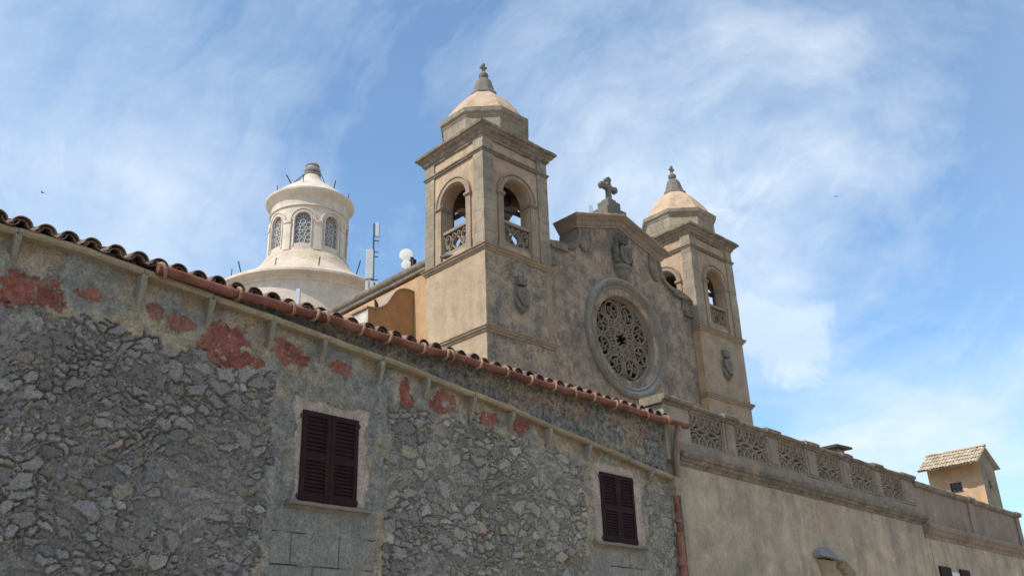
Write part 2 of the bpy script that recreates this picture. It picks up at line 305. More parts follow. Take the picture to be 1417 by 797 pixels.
# ------------------------------------------------------------------ mesh builder
class MB:
    def __init__(self): self.v = []; self.f = []
    def add(self, verts, faces):
        o = len(self.v); self.v.extend([tuple(p) for p in verts]); self.f.extend([tuple(i+o for i in q) for q in faces])
    def box(self, c, s, rz=0.0, mp=None, tilt=None):
        hx, hy, hz = s[0]/2, s[1]/2, s[2]/2
        vs = []
        R = Matrix.Rotation(rz, 3, 'Z')
        if tilt: R = R @ tilt
        for z in (-hz, hz):
            for (x, y) in ((-hx, -hy), (hx, -hy), (hx, hy), (-hx, hy)):
                p = Vector(c)+R @ Vector((x, y, z))
                vs.append(mp(*p) if mp else p)
        self.add(vs, [(0, 3, 2, 1), (4, 5, 6, 7), (0, 1, 5, 4), (1, 2, 6, 5), (2, 3, 7, 6), (3, 0, 4, 7)])
    def bx(self, x0, x1, y0, y1, z0, z1, mp=None):
        self.box(((x0+x1)/2, (y0+y1)/2, (z0+z1)/2), (x1-x0, y1-y0, z1-z0), mp=mp)
    def loft(self, rings, closed=True, caps=True):
        n = len(rings[0]); o = len(self.v)
        for r in rings: self.v.extend([tuple(p) for p in r])
        for i in range(len(rings)-1):
            for j in range(n if closed else n-1):
                a = o+i*n+j; b_ = o+i*n+(j+1) % n
                self.f.append((a, b_, b_+n, a+n))
        if caps:
            self.f.append(tuple(o+j for j in range(n))[::-1]); self.f.append(tuple(o+(len(rings)-1)*n+j for j in range(n)))
    def lathe(self, c, prof, n=48, rfun=None):
        rings = []
        for (r, z) in prof:
            rings.append([(c[0]+(r*(rfun(k*2*PI/n) if rfun else 1))*math.cos(k*2*PI/n), c[1]+(r*(rfun(k*2*PI/n) if rfun else 1))*math.sin(k*2*PI/n), c[2]+z) for k in range(n)])
        self.loft(rings)
    def tube(self, pts, r, n=10, r1=None):
        pts = [Vector(p) for p in pts]; rings = []
        for i, p in enumerate(pts):
            d = (pts[min(i+1, len(pts)-1)]-pts[max(i-1, 0)]).normalized()
            a = d.cross(Vector((0, 0, 1)));
            if a.length < 1e-3: a = d.cross(Vector((0, 1, 0)))
            a.normalize(); b_ = d.cross(a)
            rr = r if r1 is None else r+(r1-r)*i/(len(pts)-1)
            rings.append([p+a*rr*math.cos(k*2*PI/n)+b_*rr*math.sin(k*2*PI/n) for k in range(n)])
        self.loft(rings)
    def plate(self, outer, holes, w0, w1, mp):
        """flat shape with holes in (u,v), thickness w0..w1, mapped into the world by mp(u,v,w)"""
        polys = [[Vector((u, v, 0)) for u, v in p] for p in [outer]+list(holes)]
        tris = tessellate_polygon(polys)
        flatp = [q for p in polys for q in p]; n = len(flatp)
        vs = [mp(q.x, q.y, w1) for q in flatp]+[mp(q.x, q.y, w0) for q in flatp]
        fs = [tuple(t_) for t_ in tris]+[tuple(i+n for i in reversed(t_)) for t_ in tris]
        o = 0
        for p in polys:
            k = len(p)
            for i in range(k):
                a, c = o+i, o+(i+1) % k
                fs.append((a, c, c+n, a+n))
            o += k
        self.add(vs, fs)
    def ribbon(self, pts, wd, w0, w1, mp, closed=False, ch=0.3):
        """bar of width wd that follows a 2D line, chamfered towards w1"""
        n = len(pts); L = []
        for i, p in enumerate(pts):
            if closed: a, c = pts[(i-1) % n], pts[(i+1) % n]
            else: a, c = pts[max(i-1, 0)], pts[min(i+1, n-1)]
            dx_, dy_ = c[0]-a[0], c[1]-a[1]; l = math.hypot(dx_, dy_) or 1
            nx_, ny_ = -dy_/l, dx_/l
            ww = wd(i/(n-1)) if callable(wd) else wd
            wm = w0+(w1-w0)*0.55
            L.append([mp(p[0]+nx_*ww*k, p[1]+ny_*ww*k, z) for k, z in ((-.5, w0), (-.5, wm), (-.5+ch, w1), (.5-ch, w1), (.5, wm), (.5, w0))])
        if closed: L.append(L[0])
        self.loft(L, True, not closed)
    def jit(self, amp, sc=1.2, start=0):
        for i in range(start, len(self.v)):
            p = Vector(self.v[i]); q = mnoise.noise_vector(p*sc)*amp+mnoise.noise_vector(p*sc*4.3)*amp*0.5
            self.v[i] = tuple(p+q)
    def build(self, name, mat, parent=None, smooth=False, bevel=0.0, origin=None, recalc=True, label=None):
        me = bpy.data.meshes.new(name)
        off = Vector(origin) if origin else (Vector(parent['_org']) if parent is not None else Vector((0, 0, 0)))
        me.from_pydata([tuple(Vector(p)-off) for p in self.v], [], self.f)
        me.materials.append(MAT[mat] if isinstance(mat, str) else mat)
        if recalc:
            bm = bmesh.new(); bm.from_mesh(me)
            bmesh.ops.remove_doubles(bm, verts=bm.verts, dist=0.0004)
            bmesh.ops.recalc_face_normals(bm, faces=bm.faces)
            bm.to_mesh(me); bm.free()
        ob = bpy.data.objects.new(name, me); COL.objects.link(ob)
        if smooth:
            me.polygons.foreach_set('use_smooth', [True]*len(me.polygons))
            try: me.set_sharp_from_angle(angle=math.radians(38))
            except Exception: pass
        if bevel:
            bv = ob.modifiers.new('b', 'BEVEL'); bv.width = bevel; bv.segments = 2; bv.limit_method = 'ANGLE'; bv.angle_limit = math.radians(40)
        if parent is not None:
            ob.parent = parent
        else:
            ob.location = off
        ob['_org'] = tuple(off)
        if label: ob['label'] = label
        return ob

def tag(o, label, cat, group=None, kind=None):
    o['label'] = label; o['category'] = cat
    if group: o['group'] = group
    if kind: o['kind'] = kind
    return o
def thing(name, label, cat, loc, group=None):
    o = bpy.data.objects.new(name, None); COL.objects.link(o); o.location = loc; o['_org'] = tuple(loc); o.empty_display_size = 0.5
    return tag(o, label, cat, group)

def arc(cx, cy, r, a0, a1, n=12, ry=None):
    return [(cx+r*math.cos(math.radians(a0+(a1-a0)*i/n)), cy+(ry or r)*math.sin(math.radians(a0+(a1-a0)*i/n))) for i in range(n+1)]

def cornice_rect(mb, x0, x1, y0, y1, z, prof, seg=14, jit=0.008, nfill=True):
    """moulding running round a rectangle; prof = (projection, height)"""
    o = len(mb.v); rings = []
    for (e, h) in prof:
        c = [(x0-e, y0-e), (x1+e, y0-e), (x1+e, y1+e), (x0-e, y1+e)]
        ring = []
        for k in range(4):
            a, b_ = c[k], c[(k+1) % 4]
            for i in range(seg): ring.append((a[0]+(b_[0]-a[0])*i/seg, a[1]+(b_[1]-a[1])*i/seg, z+h))
        rings.append(ring)
    mb.loft(rings)
    if jit: mb.jit(jit, 2.3, o)

def run(mb, p0, p1, out, up, prof, seg=10, jit=0.0):
    p0, p1, out, up = Vector(p0), Vector(p1), Vector(out), Vector(up); o = len(mb.v); rings = []
    for i in range(seg+1):
        p = p0+(p1-p0)*i/seg
        rings.append([p+out*e+up*h for e, h in prof])
    mb.loft(rings)
    if jit: mb.jit(jit, 2.3, o)

# ------------------------------------------------------------------ ground
g = MB(); g.add([(-900, -900, 0), (900, -900, 0), (900, 900, 0), (-900, 900, 0)], [(0, 1, 2, 3)])
go = g.build('ground', 'ground'); go['kind'] = 'structure'; go['label'] = 'pale stone paved ground'

# ------------------------------------------------------------------ near front line: house and terrace share one line, turned 3 degrees from the church
TH = math.radians(3.0); NW = Vector((math.cos(TH), math.sin(TH), 0)); NN = Vector((-math.sin(TH), math.cos(TH), 0)); DW = 11.0
def P(s, z, w_=0.0):
    """s metres along the front, z height, w_ metres out of the wall towards the square"""
    q = NW*s+NN*(DW-w_); return Vector((q.x, q.y, z))
def Pm(s, w_, z): return P(s, z, w_)

# ---- numpy noise
rs = np.random.RandomState(11); PERM = rs.permutation(1024); GR = rs.rand(1024, 2)*2-1; GR /= np.linalg.norm(GR, axis=1, keepdims=True)
def h2(i, j): return PERM[(PERM[i & 1023]+j) & 1023]
def pnoise(x, y):
    i = np.floor(x).astype(int); j = np.floor(y).astype(int); fx = x-i; fy = y-j
    u = fx*fx*fx*(fx*(fx*6-15)+10); v = fy*fy*fy*(fy*(fy*6-15)+10)
    def gd(a, b_, dx_, dy_):
        gg = GR[h2(a, b_)]; return gg[..., 0]*dx_+gg[..., 1]*dy_
    n00 = gd(i, j, fx, fy); n10 = gd(i+1, j, fx-1, fy); n01 = gd(i, j+1, fx, fy-1); n11 = gd(i+1, j+1, fx-1, fy-1)
    return (n00*(1-u)+n10*u)*(1-v)+(n01*(1-u)+n11*u)*v
def fbm(x, y, o=4, g_=0.5):
    s_ = 0; a = 1.0
    for k in range(o):
        s_ = s_+a*pnoise(x*2**k+17.3*k, y*2**k+5.1*k); a *= g_
    return s_
def sstep(a, b_, x):
    q = np.clip((x-a)/(b_-a), 0, 1); return q*q*(3-2*q)
RA = np.random.RandomState(5).rand(1024, 6)
def voro(x, y, cw, chh, seed, jitter=0.85):
    """nearest and second nearest seed: returns edge distance (m), id hash, dx, dy"""
    gx = x/cw; gy = y/chh
    row = np.floor(gy).astype(int)
    i0 = np.floor(gx).astype(int); j0 = row
    d1 = np.full(x.shape, 1e9); idd = np.zeros(x.shape, int); bx_ = np.zeros(x.shape); by_ = np.zeros(x.shape)
    cand = []
    for dj in (-1, 0, 1):
        for di in (-1, 0, 1):
            i = i0+di; j = j0+dj; hh = h2(i+seed, j+seed*3)
            sx = (i+0.5+(RA[hh, 0]-0.5)*jitter)*cw; sy = (j+0.5+(RA[hh, 1]-0.5)*jitter)*chh
            dd = ((x-sx)/cw)**2+((y-sy)/chh)**2
            cand.append((sx, sy))
            m_ = dd < d1
            d1 = np.where(m_, dd, d1); idd = np.where(m_, hh, idd); bx_ = np.where(m_, sx, bx_); by_ = np.where(m_, sy, by_)
    ed = np.full(x.shape, 1e9)
    for sx, sy in cand:
        vx = sx-bx_; vy = sy-by_; l = np.hypot(vx/cw, vy/chh); ok = l > 1e-6
        # distance to the bisector in the scaled metric, brought back to metres
        mxx = ((x-(sx+bx_)/2)*vx/cw**2+(y-(sy+by_)/2)*vy/chh**2)/np.maximum(l, 1e-6)
        e = -mxx*math.sqrt(cw*chh)
        ed = np.where(ok, np.minimum(ed, e), ed)
    return ed, idd, x-bx_, y-by_

LEDGE = [(-4, 6.86), (3.03, 6.82), (3.88, 6.83), (4.83, 6.77), (5.72, 6.70), (6.69, 6.65), (7.58, 6.58), (8.68, 6.50), (9.43, 6.43), (10.74, 6.30), (11.64, 6.21), (12.7, 6.07), (13.95, 5.93), (15.21, 5.78), (16.56, 5.62)]
LX = np.array([q[0] for q in LEDGE]); LZ = np.array([q[1] for q in LEDGE])
def zled(s): return float(np.interp(s, LX, LZ))

WINS = [dict(s0=7.36, s1=8.36, z0=4.13, z1=5.42), dict(s0=14.16, s1=15.22, z0=4.13, z1=5.44)]

def rubble_grid():
    s = np.arange(1.3, 16.561, 0.0135); z = np.arange(2.30, 6.93, 0.0125)
    S, Z = np.meshgrid(s, z)
    wx = fbm(S*3.1, Z*3.1, 3)*0.06+fbm(S*11, Z*11, 4, 0.6)*0.026; wy = fbm(S*3.1+50, Z*3.1, 3)*0.05+fbm(S*11+31, Z*11, 4, 0.6)*0.024
    X = S+wx+fbm(S*0.8+12, Z*0.8, 2)*0.22; Y = Z+wy+fbm(S*0.8+77, Z*1.0, 2)*0.16+fbm(S*2.2, Z*0+9, 2)*0.05
    # large stones
    eA, iA, axx, ayy = voro(X, Y, 0.285, 0.175, 3)
    presA = RA[iA, 2] < (0.36+0.35*fbm(S*0.6+3, Z*0.6, 2))
    cutA = 0.008+0.014*RA[iA, 3]
    inA = presA & (eA > cutA)
    eB, iB, bxx, byy = voro(X, Y, 0.16, 0.108, 19)
    eC, iC, cxx, cyy = voro(X*1.0+0.3*wy, Y, 0.068, 0.05, 41)
    smallB = RA[iB, 2] < 0.74
    cutB = 0.004+0.009*RA[iB, 3]
    inB = smallB & (eB > cutB)
    rough = fbm(S*16, Z*16, 4, 0.65)*0.017+fbm(S*5, Z*5, 3)*0.016+0.012*np.abs(fbm(S*9+4, Z*9, 3))
    def dome_(e, cut, wdt, H, ii, dx_, dy_, tl):
        q = np.clip((e-cut)/wdt, 0, 1)
        return H*np.sqrt(q*(2-q))*(0.55+0.75*RA[ii, 4])+((RA[ii, 5]-0.5)*dx_+(RA[ii, 1]-0.5)*dy_-0.25*dy_*0)*tl
    hA = dome_(eA, cutA, 0.018, 0.042, iA, axx, ayy, 0.22)
    hB = dome_(eB, cutB, 0.015, 0.038, iB, bxx, byy, 0.34)
    hC = dome_(eC, 0.002, 0.012, 0.027, iC, cxx, cyy, 0.45)-0.012
    H = np.where(inA, hA, np.where(inB, hB, hC))
    gapd = np.minimum(np.where(presA, np.abs(eA-cutA), 9), np.where(smallB & ~inA, np.abs(eB-cutB), 9))
    H = H-0.030*(1-sstep(0.0, 0.009, gapd))*sstep(-0.25, 0.15, fbm(S*1.3+33, Z*1.6, 3))
    # how flush the old mortar stands
    mort = -0.010+0.050*(fbm(S*0.75+9, Z*0.9, 3)-0.02)+0.016*fbm(S*4, Z*4, 3)
    gapless = H < mort
    H = np.maximum(H, mort)+rough
    # stone colours
    sid = np.where(inA, iA, np.where(inB, iB, iC))
    base = np.array([0.240, 0.229, 0.213])
    tone = (0.68+0.62*RA[sid, 4])[..., None]
    C = base*tone
    warm = (RA[sid, 0] < 0.12)[..., None]; pale = (RA[sid, 5] > 0.92)[..., None]; rust = (RA[sid, 3] > 0.992)[..., None]
    C = np.where(warm, C*np.array([1.10, 1.03, 0.90]), C)
    C = np.where(pale, C*1.32, C)
    C = np.where(rust, C*np.array([1.18, 0.97, 0.85]), C)
    mc = np.array([0.262, 0.245, 0.213])*(1+0.45*fbm(S*2.2, Z*2.2, 4)+0.45*fbm(S*14, Z*14, 4, 0.7))[..., None]
    C = np.where(gapless[..., None], mc, C)
    # paler and greener to the right, bluer grey to the left
    gl = sstep(5, 15, S+1.2*fbm(S*0.4, Z*0.4, 2))[..., None]
    C = C*(np.array([0.93, 0.92, 0.93])*(1-gl)+np.array([1.18, 1.14, 1.04])*gl)
    # ---------------- plaster
    ZL = np.interp(S, LX, LZ)
    edge = fbm(S*2.3, Z*2.3, 5, 0.6)*0.22
    zb = np.interp(S, [1, 3, 5.6, 6.8, 9.2, 10.5, 11.6, 12.5, 13.3, 13.7, 15.5, 15.9, 16.6], [6.02, 6.0, 5.93, 5.88, 5.86, 5.82, 5.76, 5.66, 5.60, 5.4, 5.3, 5.42, 5.45])
    pl = (Z-zb)+edge                                             # >0 plaster under the ledge
    w1 = np.minimum(S-6.86, 8.92-S)+edge*0.8
    w2 = np.minimum(S-13.66, 15.66-S)+edge*0.7
    fr = S-15.66+edge                                            # fine rubble strip at the corner
    pm = np.maximum(pl, np.maximum(w1, w2))
    pmask = sstep(-0.012, 0.012, pm)
    peb = np.maximum(0, fbm(S*13, Z*13, 4, 0.65))*0.022+np.maximum(0, fbm(S*30, Z*30, 2))*0.010
    hp = 0.040+0.014*fbm(S*2.5+7, Z*2.5, 4)+peb*(0.5+0.9*sstep(-0.05, 0.15, np.maximum(w1, w2)))
    H = H*(1-pmask)+hp*pmask
    # cracks
    cr = np.abs(fbm(S*1.1+21, Z*1.7+3, 5, 0.55)); crk = (1-sstep(0.0, 0.010, cr))*sstep(-0.1, 0.2, fbm(S*0.7, Z*0.7+11, 2))
    H -= 0.022*crk*pmask
    tanp = np.array([0.325, 0.268, 0.19]); greyp = np.array([0.225, 0.218, 0.195])
    mixp = sstep(-0.22, 0.28, fbm(S*1.3+5, Z*1.3, 4, 0.6)+0.16*(gl[..., 0]*0+1)*np.where(w1 > 0, -0.9, 1.0))[..., None]
    inner1 = sstep(0.10, 0.20, np.minimum(S-6.95, 8.72-S)+edge*0.5)[..., None]*(w1 > -0.1)[..., None]*sstep(5.9, 5.6, Z)[..., None]
    CP = greyp*(1-mixp)+tanp*mixp
    CP = CP*(1-inner1*0.7)+greyp*np.array([0.98, 1.0, 1.0])*inner1*0.7
    CP = CP*(1+0.45*fbm(S*6, Z*6, 5, 0.65))[..., None]
    # reddish brown panels between the brackets
    br_ = (sstep(0.02, 0.2, fbm(S*1.7+40, Z*1.7, 4))*sstep(0.0, 0.2, Z-(ZL-0.42)))[..., None]
    CP = CP*(1-0.5*br_)+np.array([0.26, 0.18, 0.125])*0.5*br_
    C = C*(1-pmask[..., None])+CP*pmask[..., None]
    # squared blocks of render under the windows
    for (a, b_) in ((6.98, 8.72), (13.85, 15.4)):
        blk = (S > a) & (S < b_) & (Z < 4.0)
        fz = np.abs(((Z+0.012*fbm(S*3, Z*0+2, 3))-2.2) % 0.43-0.2)
        jn = (1-sstep(0.0, 0.013, fz))*sstep(-0.25, 0.1, fbm(S*1.5, Z*1.5+70, 3))
        row = np.floor((Z-2.2+0.23)/0.43).astype(int)
        fx = np.abs((S+0.37*row) % 0.8-0.4); jn = np.maximum(jn, (1-sstep(0, 0.010, fx))*0.8*sstep(-0.2, 0.1, fbm(S*1.1+8, Z*1.3, 2)))
        H = np.where(blk, H*0.3+0.03+0.01*fbm(S*3, Z*3, 3)-0.035*jn, H)
        C = np.where(blk[..., None], C*0.25+0.75*np.array([0.235, 0.225, 0.195])*(1+0.35*fbm(S*3.5, Z*3.5, 5, 0.6))[..., None]*(1-0.35*jn[..., None]), C)
    # finer rubble at the corner strip
    fs_ = sstep(-0.03, 0.03, fr)*(1-sstep(0.0, 0.05, pl))
    H = H*(1-fs_)+fs_*(np.where(inB, hB*0.6, hC)+0.012+rough)
    C = C*(1-0.25*fs_[..., None])+0.25*fs_[..., None]*np.array([0.24, 0.23, 0.2])
    # rough dark render above the ledge
    ab = sstep(-0.02, 0.02, Z-ZL)
    hab = 0.02+np.maximum(0, fbm(S*12, Z*12, 4, 0.7))*0.03+0.012*fbm(S*3, Z*3, 3)-0.03*sstep(0.18, 0.3, fbm(S*7+3, Z*7, 3))
    H = H*(1-ab)+hab*ab
    ta = sstep(-0.02, 0.22, fbm(S*1.2+2, Z*2.2, 4, 0.6))[..., None]; rd = sstep(0.16, 0.3, fbm(S*1.4+60, Z*2.4, 4, 0.6))[..., None]
    ca = np.array([0.195, 0.186, 0.165])*(1-ta)+np.array([0.285, 0.24, 0.18])*ta
    ca = ca*(1-0.35*rd)+np.array([0.26, 0.13, 0.10])*0.35*rd
    ca = ca*(1+0.6*fbm(S*9, Z*9, 4, 0.7))[..., None]
    C = C*(1-ab[..., None])+ca*ab[..., None]
    # remnants of red paint
    RED = [(3.55, 6.15, .37, .19), (3.30, 6.02, .2, .12), (4.12, 6.28, .19, .11), (5.02, 6.29, .13, .11), (5.36, 6.23, .2, .12), (6.05, 6.08, .36, .27), (6.46, 5.96, .24, .06), (5.72, 6.02, .12, .06),
           (7.03, 6.22, .27, .17), (7.25, 6.12, .1, .06), (8.0, 6.18, .18, .11), (9.24, 6.05, .10, .21), (9.32, 5.93, .1, .10), (10.1, 6.01, .26, .17), (11.12, 5.97, .25, .12), (11.95, 5.93, .22, .14), (3.02, 6.27, .08, .09)]
    rm = np.full(S.shape, -9.0)
    for (a, b_, c_, d_) in RED:
        rm = np.maximum(rm, 1-np.hypot((S-a)/c_, (Z-b_)/d_))
    rm = rm+0.08+0.70*fbm(S*2.6+90, Z*3.0, 6, 0.68)
    hole = np.hypot((S-10.13)/.10, (Z-6.02)/.09)+0.5*fbm(S*6, Z*6, 3) < 0.75
    redm = sstep(0.0, 0.05, rm)*(Z < ZL-0.06)*(~hole)*(1-sstep(0.40, 0.46, fbm(S*7+4, Z*7, 4, 0.65))*0.9)
    H = H*(1-redm)+redm*(0.052+0.006*fbm(S*8, Z*8, 4))
    rc = np.array([0.225, 0.068, 0.050])*(1+0.6*fbm(S*4, Z*4, 5, 0.65))[..., None]
    fade = (0.30*sstep(0.02, 0.32, fbm(S*9+44, Z*9, 5, 0.7))+0.28*sstep(0.0, 0.35, fbm(S*2+14, Z*2.5, 3)))[..., None]
    rc = rc*(1-fade)+np.array([0.27, 0.19, 0.14])*fade
    C = C*(1-redm[..., None])+rc*redm[..., None]
    # pinkish plaster round the shutters
    for q in WINS:
        big_ = q['s0'] > 10
        e = np.minimum(np.minimum(S-(q['s0']-(0.20 if big_ else 0.10)), (q['s1']+(0.26 if big_ else 0.20))-S), np.minimum(Z-(q['z0']-0.02), (q['z1']+(0.17 if big_ else 0.15))-Z))+edge*(0.22 if big_ else 0.5)
        sm = sstep(-0.008, 0.008, e)
        H = H*(1-sm)+sm*(0.030+0.004*fbm(S*5, Z*5, 3))
        C = C*(1-sm[..., None])+sm[..., None]*np.array([0.40, 0.32, 0.265])*(1+0.3*fbm(S*5+1, Z*3, 4, 0.6))[..., None]
        ins = (S > q['s0']+0.02) & (S < q['s1']-0.02) & (Z > q['z0']+0.02) & (Z < q['z1']-0.02)
        H = np.where(ins, -0.10, H)
    # fade the relief at the rim of the grid so that it meets the flat wall around it
    C = np.clip(C, 0.012, 0.8)
    ny_, nx_ = S.shape
    pts = np.stack([NW.x*S+NN.x*(DW-H), NW.y*S+NN.y*(DW-H), Z], -1).reshape(-1, 3)
    idx = np.arange(nx_*ny_).reshape(ny_, nx_)
    fcs = np.stack([idx[:-1, :-1], idx[:-1, 1:], idx[1:, 1:], idx[1:, :-1]], -1).reshape(-1, 4)
    return pts, fcs, C.reshape(-1, 3)

house = thing('stone_house', 'grey rubble stone house with dark maroon shutters, red gutter and patches of old red plaster', 'house', P(9, 0))
pts, fcs, colr = rubble_grid()
org = np.array(house['_org'])
# plain remainder of the wall (below, left of the frame, sides and back)
rest = MB()
rest.add([P(-5, 0, 0.03), P(16.56, 0, 0.03), P(16.56, 2.31, 0.03), P(-5, 2.31, 0.03)], [(0, 1, 2, 3)])
rest.add([P(-5, 2.31, 0.03), P(1.31, 2.31, 0.03), P(1.31, 6.93, 0.03), P(-5, 6.93, 0.03)], [(0, 1, 2, 3)])
rest.add([P(16.56, 0, 0.03), P(16.56, 0, -4.9), P(16.56, 8.2, -2.6), P(16.56, 6.93, 0.03), P(16.56, 6.9, -4.9)], [(0, 1, 4, 2, 3)])
rest.add([P(-5, 0, 0.03), P(-5, 0, -4.9), P(-5, 8.2, -2.6), P(-5, 6.93, 0.03), P(-5, 6.9, -4.9)], [(3, 2, 4, 1, 0)])
rest.add([P(-5, 0, -4.9), P(16.56, 0, -4.9), P(16.56, 6.9, -4.9), P(-5, 6.9, -4.9)], [(3, 2, 1, 0)])
rv = np.array(rest.v); n0 = len(pts)
allv = np.concatenate([pts, rv])-org
me = bpy.data.meshes.new('wall')
me.from_pydata(allv.tolist(), [], [tuple(q) for q in fcs.tolist()]+[tuple(i+n0 for i in f) for f in rest.f])
ca = me.color_attributes.new('albedo', 'FLOAT_COLOR', 'POINT')
cc_ = np.ones((len(allv), 4), np.float32); cc_[:n0, :3] = colr; cc_[n0:, :3] = (0.19, 0.18, 0.16)
ca.data.foreach_set('color', cc_.ravel())
me.materials.append(MAT['rubble'])
hw = bpy.data.objects.new('wall', me); COL.objects.link(hw); hw.parent = house

# ledge (string course of slabs, running slightly downhill to the right)
lm = MB(); prev = None
sl = [-4.0]+[3.18, 4.74, 5.74, 6.69, 7.59, 8.69, 9.64, 10.69, 11.63, 12.62, 13.75, 15.0, 15.78, 16.58]
for a, b_ in zip(sl[:-1], sl[1:]):
    o = len(lm.v); rings = []
    dz0 = random.uniform(-.008, .008); pr = 0.20+random.uniform(-.012, .012)
    k = max(3, int((b_-a)/0.12))
    for i in range(k+1):
        s = a+0.004+(b_-a-0.008)*i/k; zc = zled(s)+dz0
        rings.append([P(s, zc+h, e) for e, h in ((-.02, -.075), (pr-.03, -.075), (pr, -.045), (pr+.004, -.01), (pr-.02, .012), (-.02, .05))])
    lm.loft(rings); lm.jit(0.010, 3.1, o)
lm.build('ledge', 'ledge', house)

# brackets under the ledge
for s, hh in [(3.19, .30), (4.75, .42), (5.72, .40), (6.69, .42), (7.59, .36), (8.69, .36), (9.64, .34), (10.69, .36), (11.63, .36), (12.62, .38), (13.76, .34), (15.76, .2), (2.2, .3)]:
    mb = MB(); zt = zled(s)-0.078; wv = 0.046*random.uniform(.85, 1.1)
    rings = []
    for i in range(9):
        u = i/8; z_ = zt-hh*u; dep = 0.165*(1-u**1.6)+0.03
        ww = wv*(1-0.25*u)
        rings.append([P(s-ww+0.12*u*0.3, z_, -.02), P(s-ww*0.9+0.036*u, z_, dep), P(s+ww*0.9+0.036*u, z_, dep), P(s+ww+0.036*u, z_, -.02)])
    mb.loft(rings); mb.jit(0.014, 6.0)
    mb.build('bracket', 'bracket', house, smooth=False)

# roof: two slopes of barrel tiles (pattern inside one mesh)
ro = MB()
RSL = math.tan(math.radians(15))
def roofz(wv): return 6.845+(0.24-wv)*RSL            # height of the tile bed at distance wv out of the wall
ro.loft([[P(-5, roofz(0.05)-0.05, 0.05), P(16.56, roofz(0.05)-0.05, 0.05)], [P(-5, roofz(-2.6)-0.05, -2.6), P(16.56, roofz(-2.6)-0.05, -2.6)], [P(-5, roofz(-2.6)-0.05-2.3*RSL, -4.95), P(16.56, roofz(-2.6)-0.05-2.3*RSL, -4.95)]], closed=False, caps=False)
def barrel(mb, s, w0, w1, r0, r1, z0, z1, convex=True, th=0.016, n=9, ds=0.0):
    """one clay tile: half barrel from the low end (w0) to the high end (w1)"""
    rings = []
    for (wv, r, z_, sx) in ((w0, r0, z0, s), ((w0+w1)/2, (r0+r1)/2, (z0+z1)/2, s+ds/2), (w1, r1, z1, s+ds)):
        outer = []; inner = []
        for i in range(n+1):
            a = PI*i/n
            outer.append(P(sx+math.cos(a)*r, z_+(math.sin(a)*r*0.92 if convex else -math.sin(a)*r*0.92), wv))
            inner.append(P(sx+math.cos(a)*(r-th), z_+(math.sin(a)*(r-th)*0.92 if convex else -math.sin(a)*(r-th)*0.92), wv))
        rings.append(outer+inner[::-1])
    mb.loft(rings)
tiles_s = [3.19+0.2865*i for i in range(-28, 47)]
for s in tiles_s:
    if s > 16.5: continue
    s = s+random.uniform(-.018, .018); r = 0.118*random.uniform(.93, 1.06)
    for c in range(4):
        out = 0.24-0.36*c+random.uniform(-.018, .018) if c == 0 else 0.24-0.36*c
        z_ = roofz(out)+0.012+0.012*c*0
        barrel(ro, s, out, out-0.46, r, r*0.86, z_+random.uniform(-.008, .008), roofz(out-0.46)+0.0, True, ds=random.uniform(-.012, .012))
        if c == 0 and random.random() < 0.8:
            barrel(ro, s+random.uniform(-.012, .012), out-0.035, out-0.4, r*0.83, r*0.76, z_-0.012, roofz(out-.4)-.01, True)
        barrel(ro, s+0.143, out-0.03, out-0.5, 0.105, 0.088, z_+0.055, roofz(out-0.5)+0.05, False)
ro.build('roof', 'tile', house)

# gutter with its joints and straps
GZ, GW = 6.775, 0.275
gm = MB(); ptsg = []
for i in range(61):
    s = 4.86+(17.10-4.86)*i/60; ptsg.append(P(s, GZ+0.013*math.sin(s*1.9)+0.006*math.sin(s*5.1), GW+0.006*math.sin(s*2.7)))
rr_ = []
for i, p in enumerate(ptsg):
    r = 0.066+0.0025*math.sin(i*1.7)
    rr_.append([p+NN*(-r*math.cos(k*2*PI/14))+Vector((0, 0, r*math.sin(k*2*PI/14))) for k in range(14)])
gm.loft(rr_)
for s in (5.9, 7.1, 8.35, 9.55, 10.75, 11.95, 13.1, 14.3, 15.6, 16.98):
    p = P(s, GZ+0.013*math.sin(s*1.9)+0.006*math.sin(s*5.1), GW)
    rings = [[p+NW*d+NN*(-r*math.cos(k*2*PI/14))+Vector((0, 0, r*math.sin(k*2*PI/14))) for k in range(14)] for d, r in ((-.045, .067), (-.04, .074), (.04, .074), (.045, .067))]
    gm.loft(rings)
gut = gm.build('gutter', 'terracotta', house, smooth=True)
for s in [4.93, 6.04, 6.91, 7.32, 7.5, 8.16, 8.7, 9.41, 9.92, 10.04, 10.7, 11.36, 11.99, 12.64, 13.23, 13.81, 14.5, 15.54, 16.3]:
    hm = MB(); p = P(s, GZ+0.013*math.sin(s*1.9)+0.006*math.sin(s*5.1), GW); ln = []
    sk = random.uniform(-.09, .09)
    ln.append(P(s+0.07+sk, GZ+0.13, GW-0.20)); ln.append(P(s+0.03+sk, GZ+0.108, GW-0.07))
    for a in range(100, -101, -20):
        ln.append(p+NN*(-0.086*math.cos(math.radians(a)))+Vector((0, 0, 0.086*math.sin(math.radians(a))))+NW*(sk*a/200))
    ln.append(P(s-0.02, GZ-0.02, GW-0.12))
    hm.tube(ln, 0.024, 8)
    hm.build('gutter_strap', 'strap', gut, smooth=True)

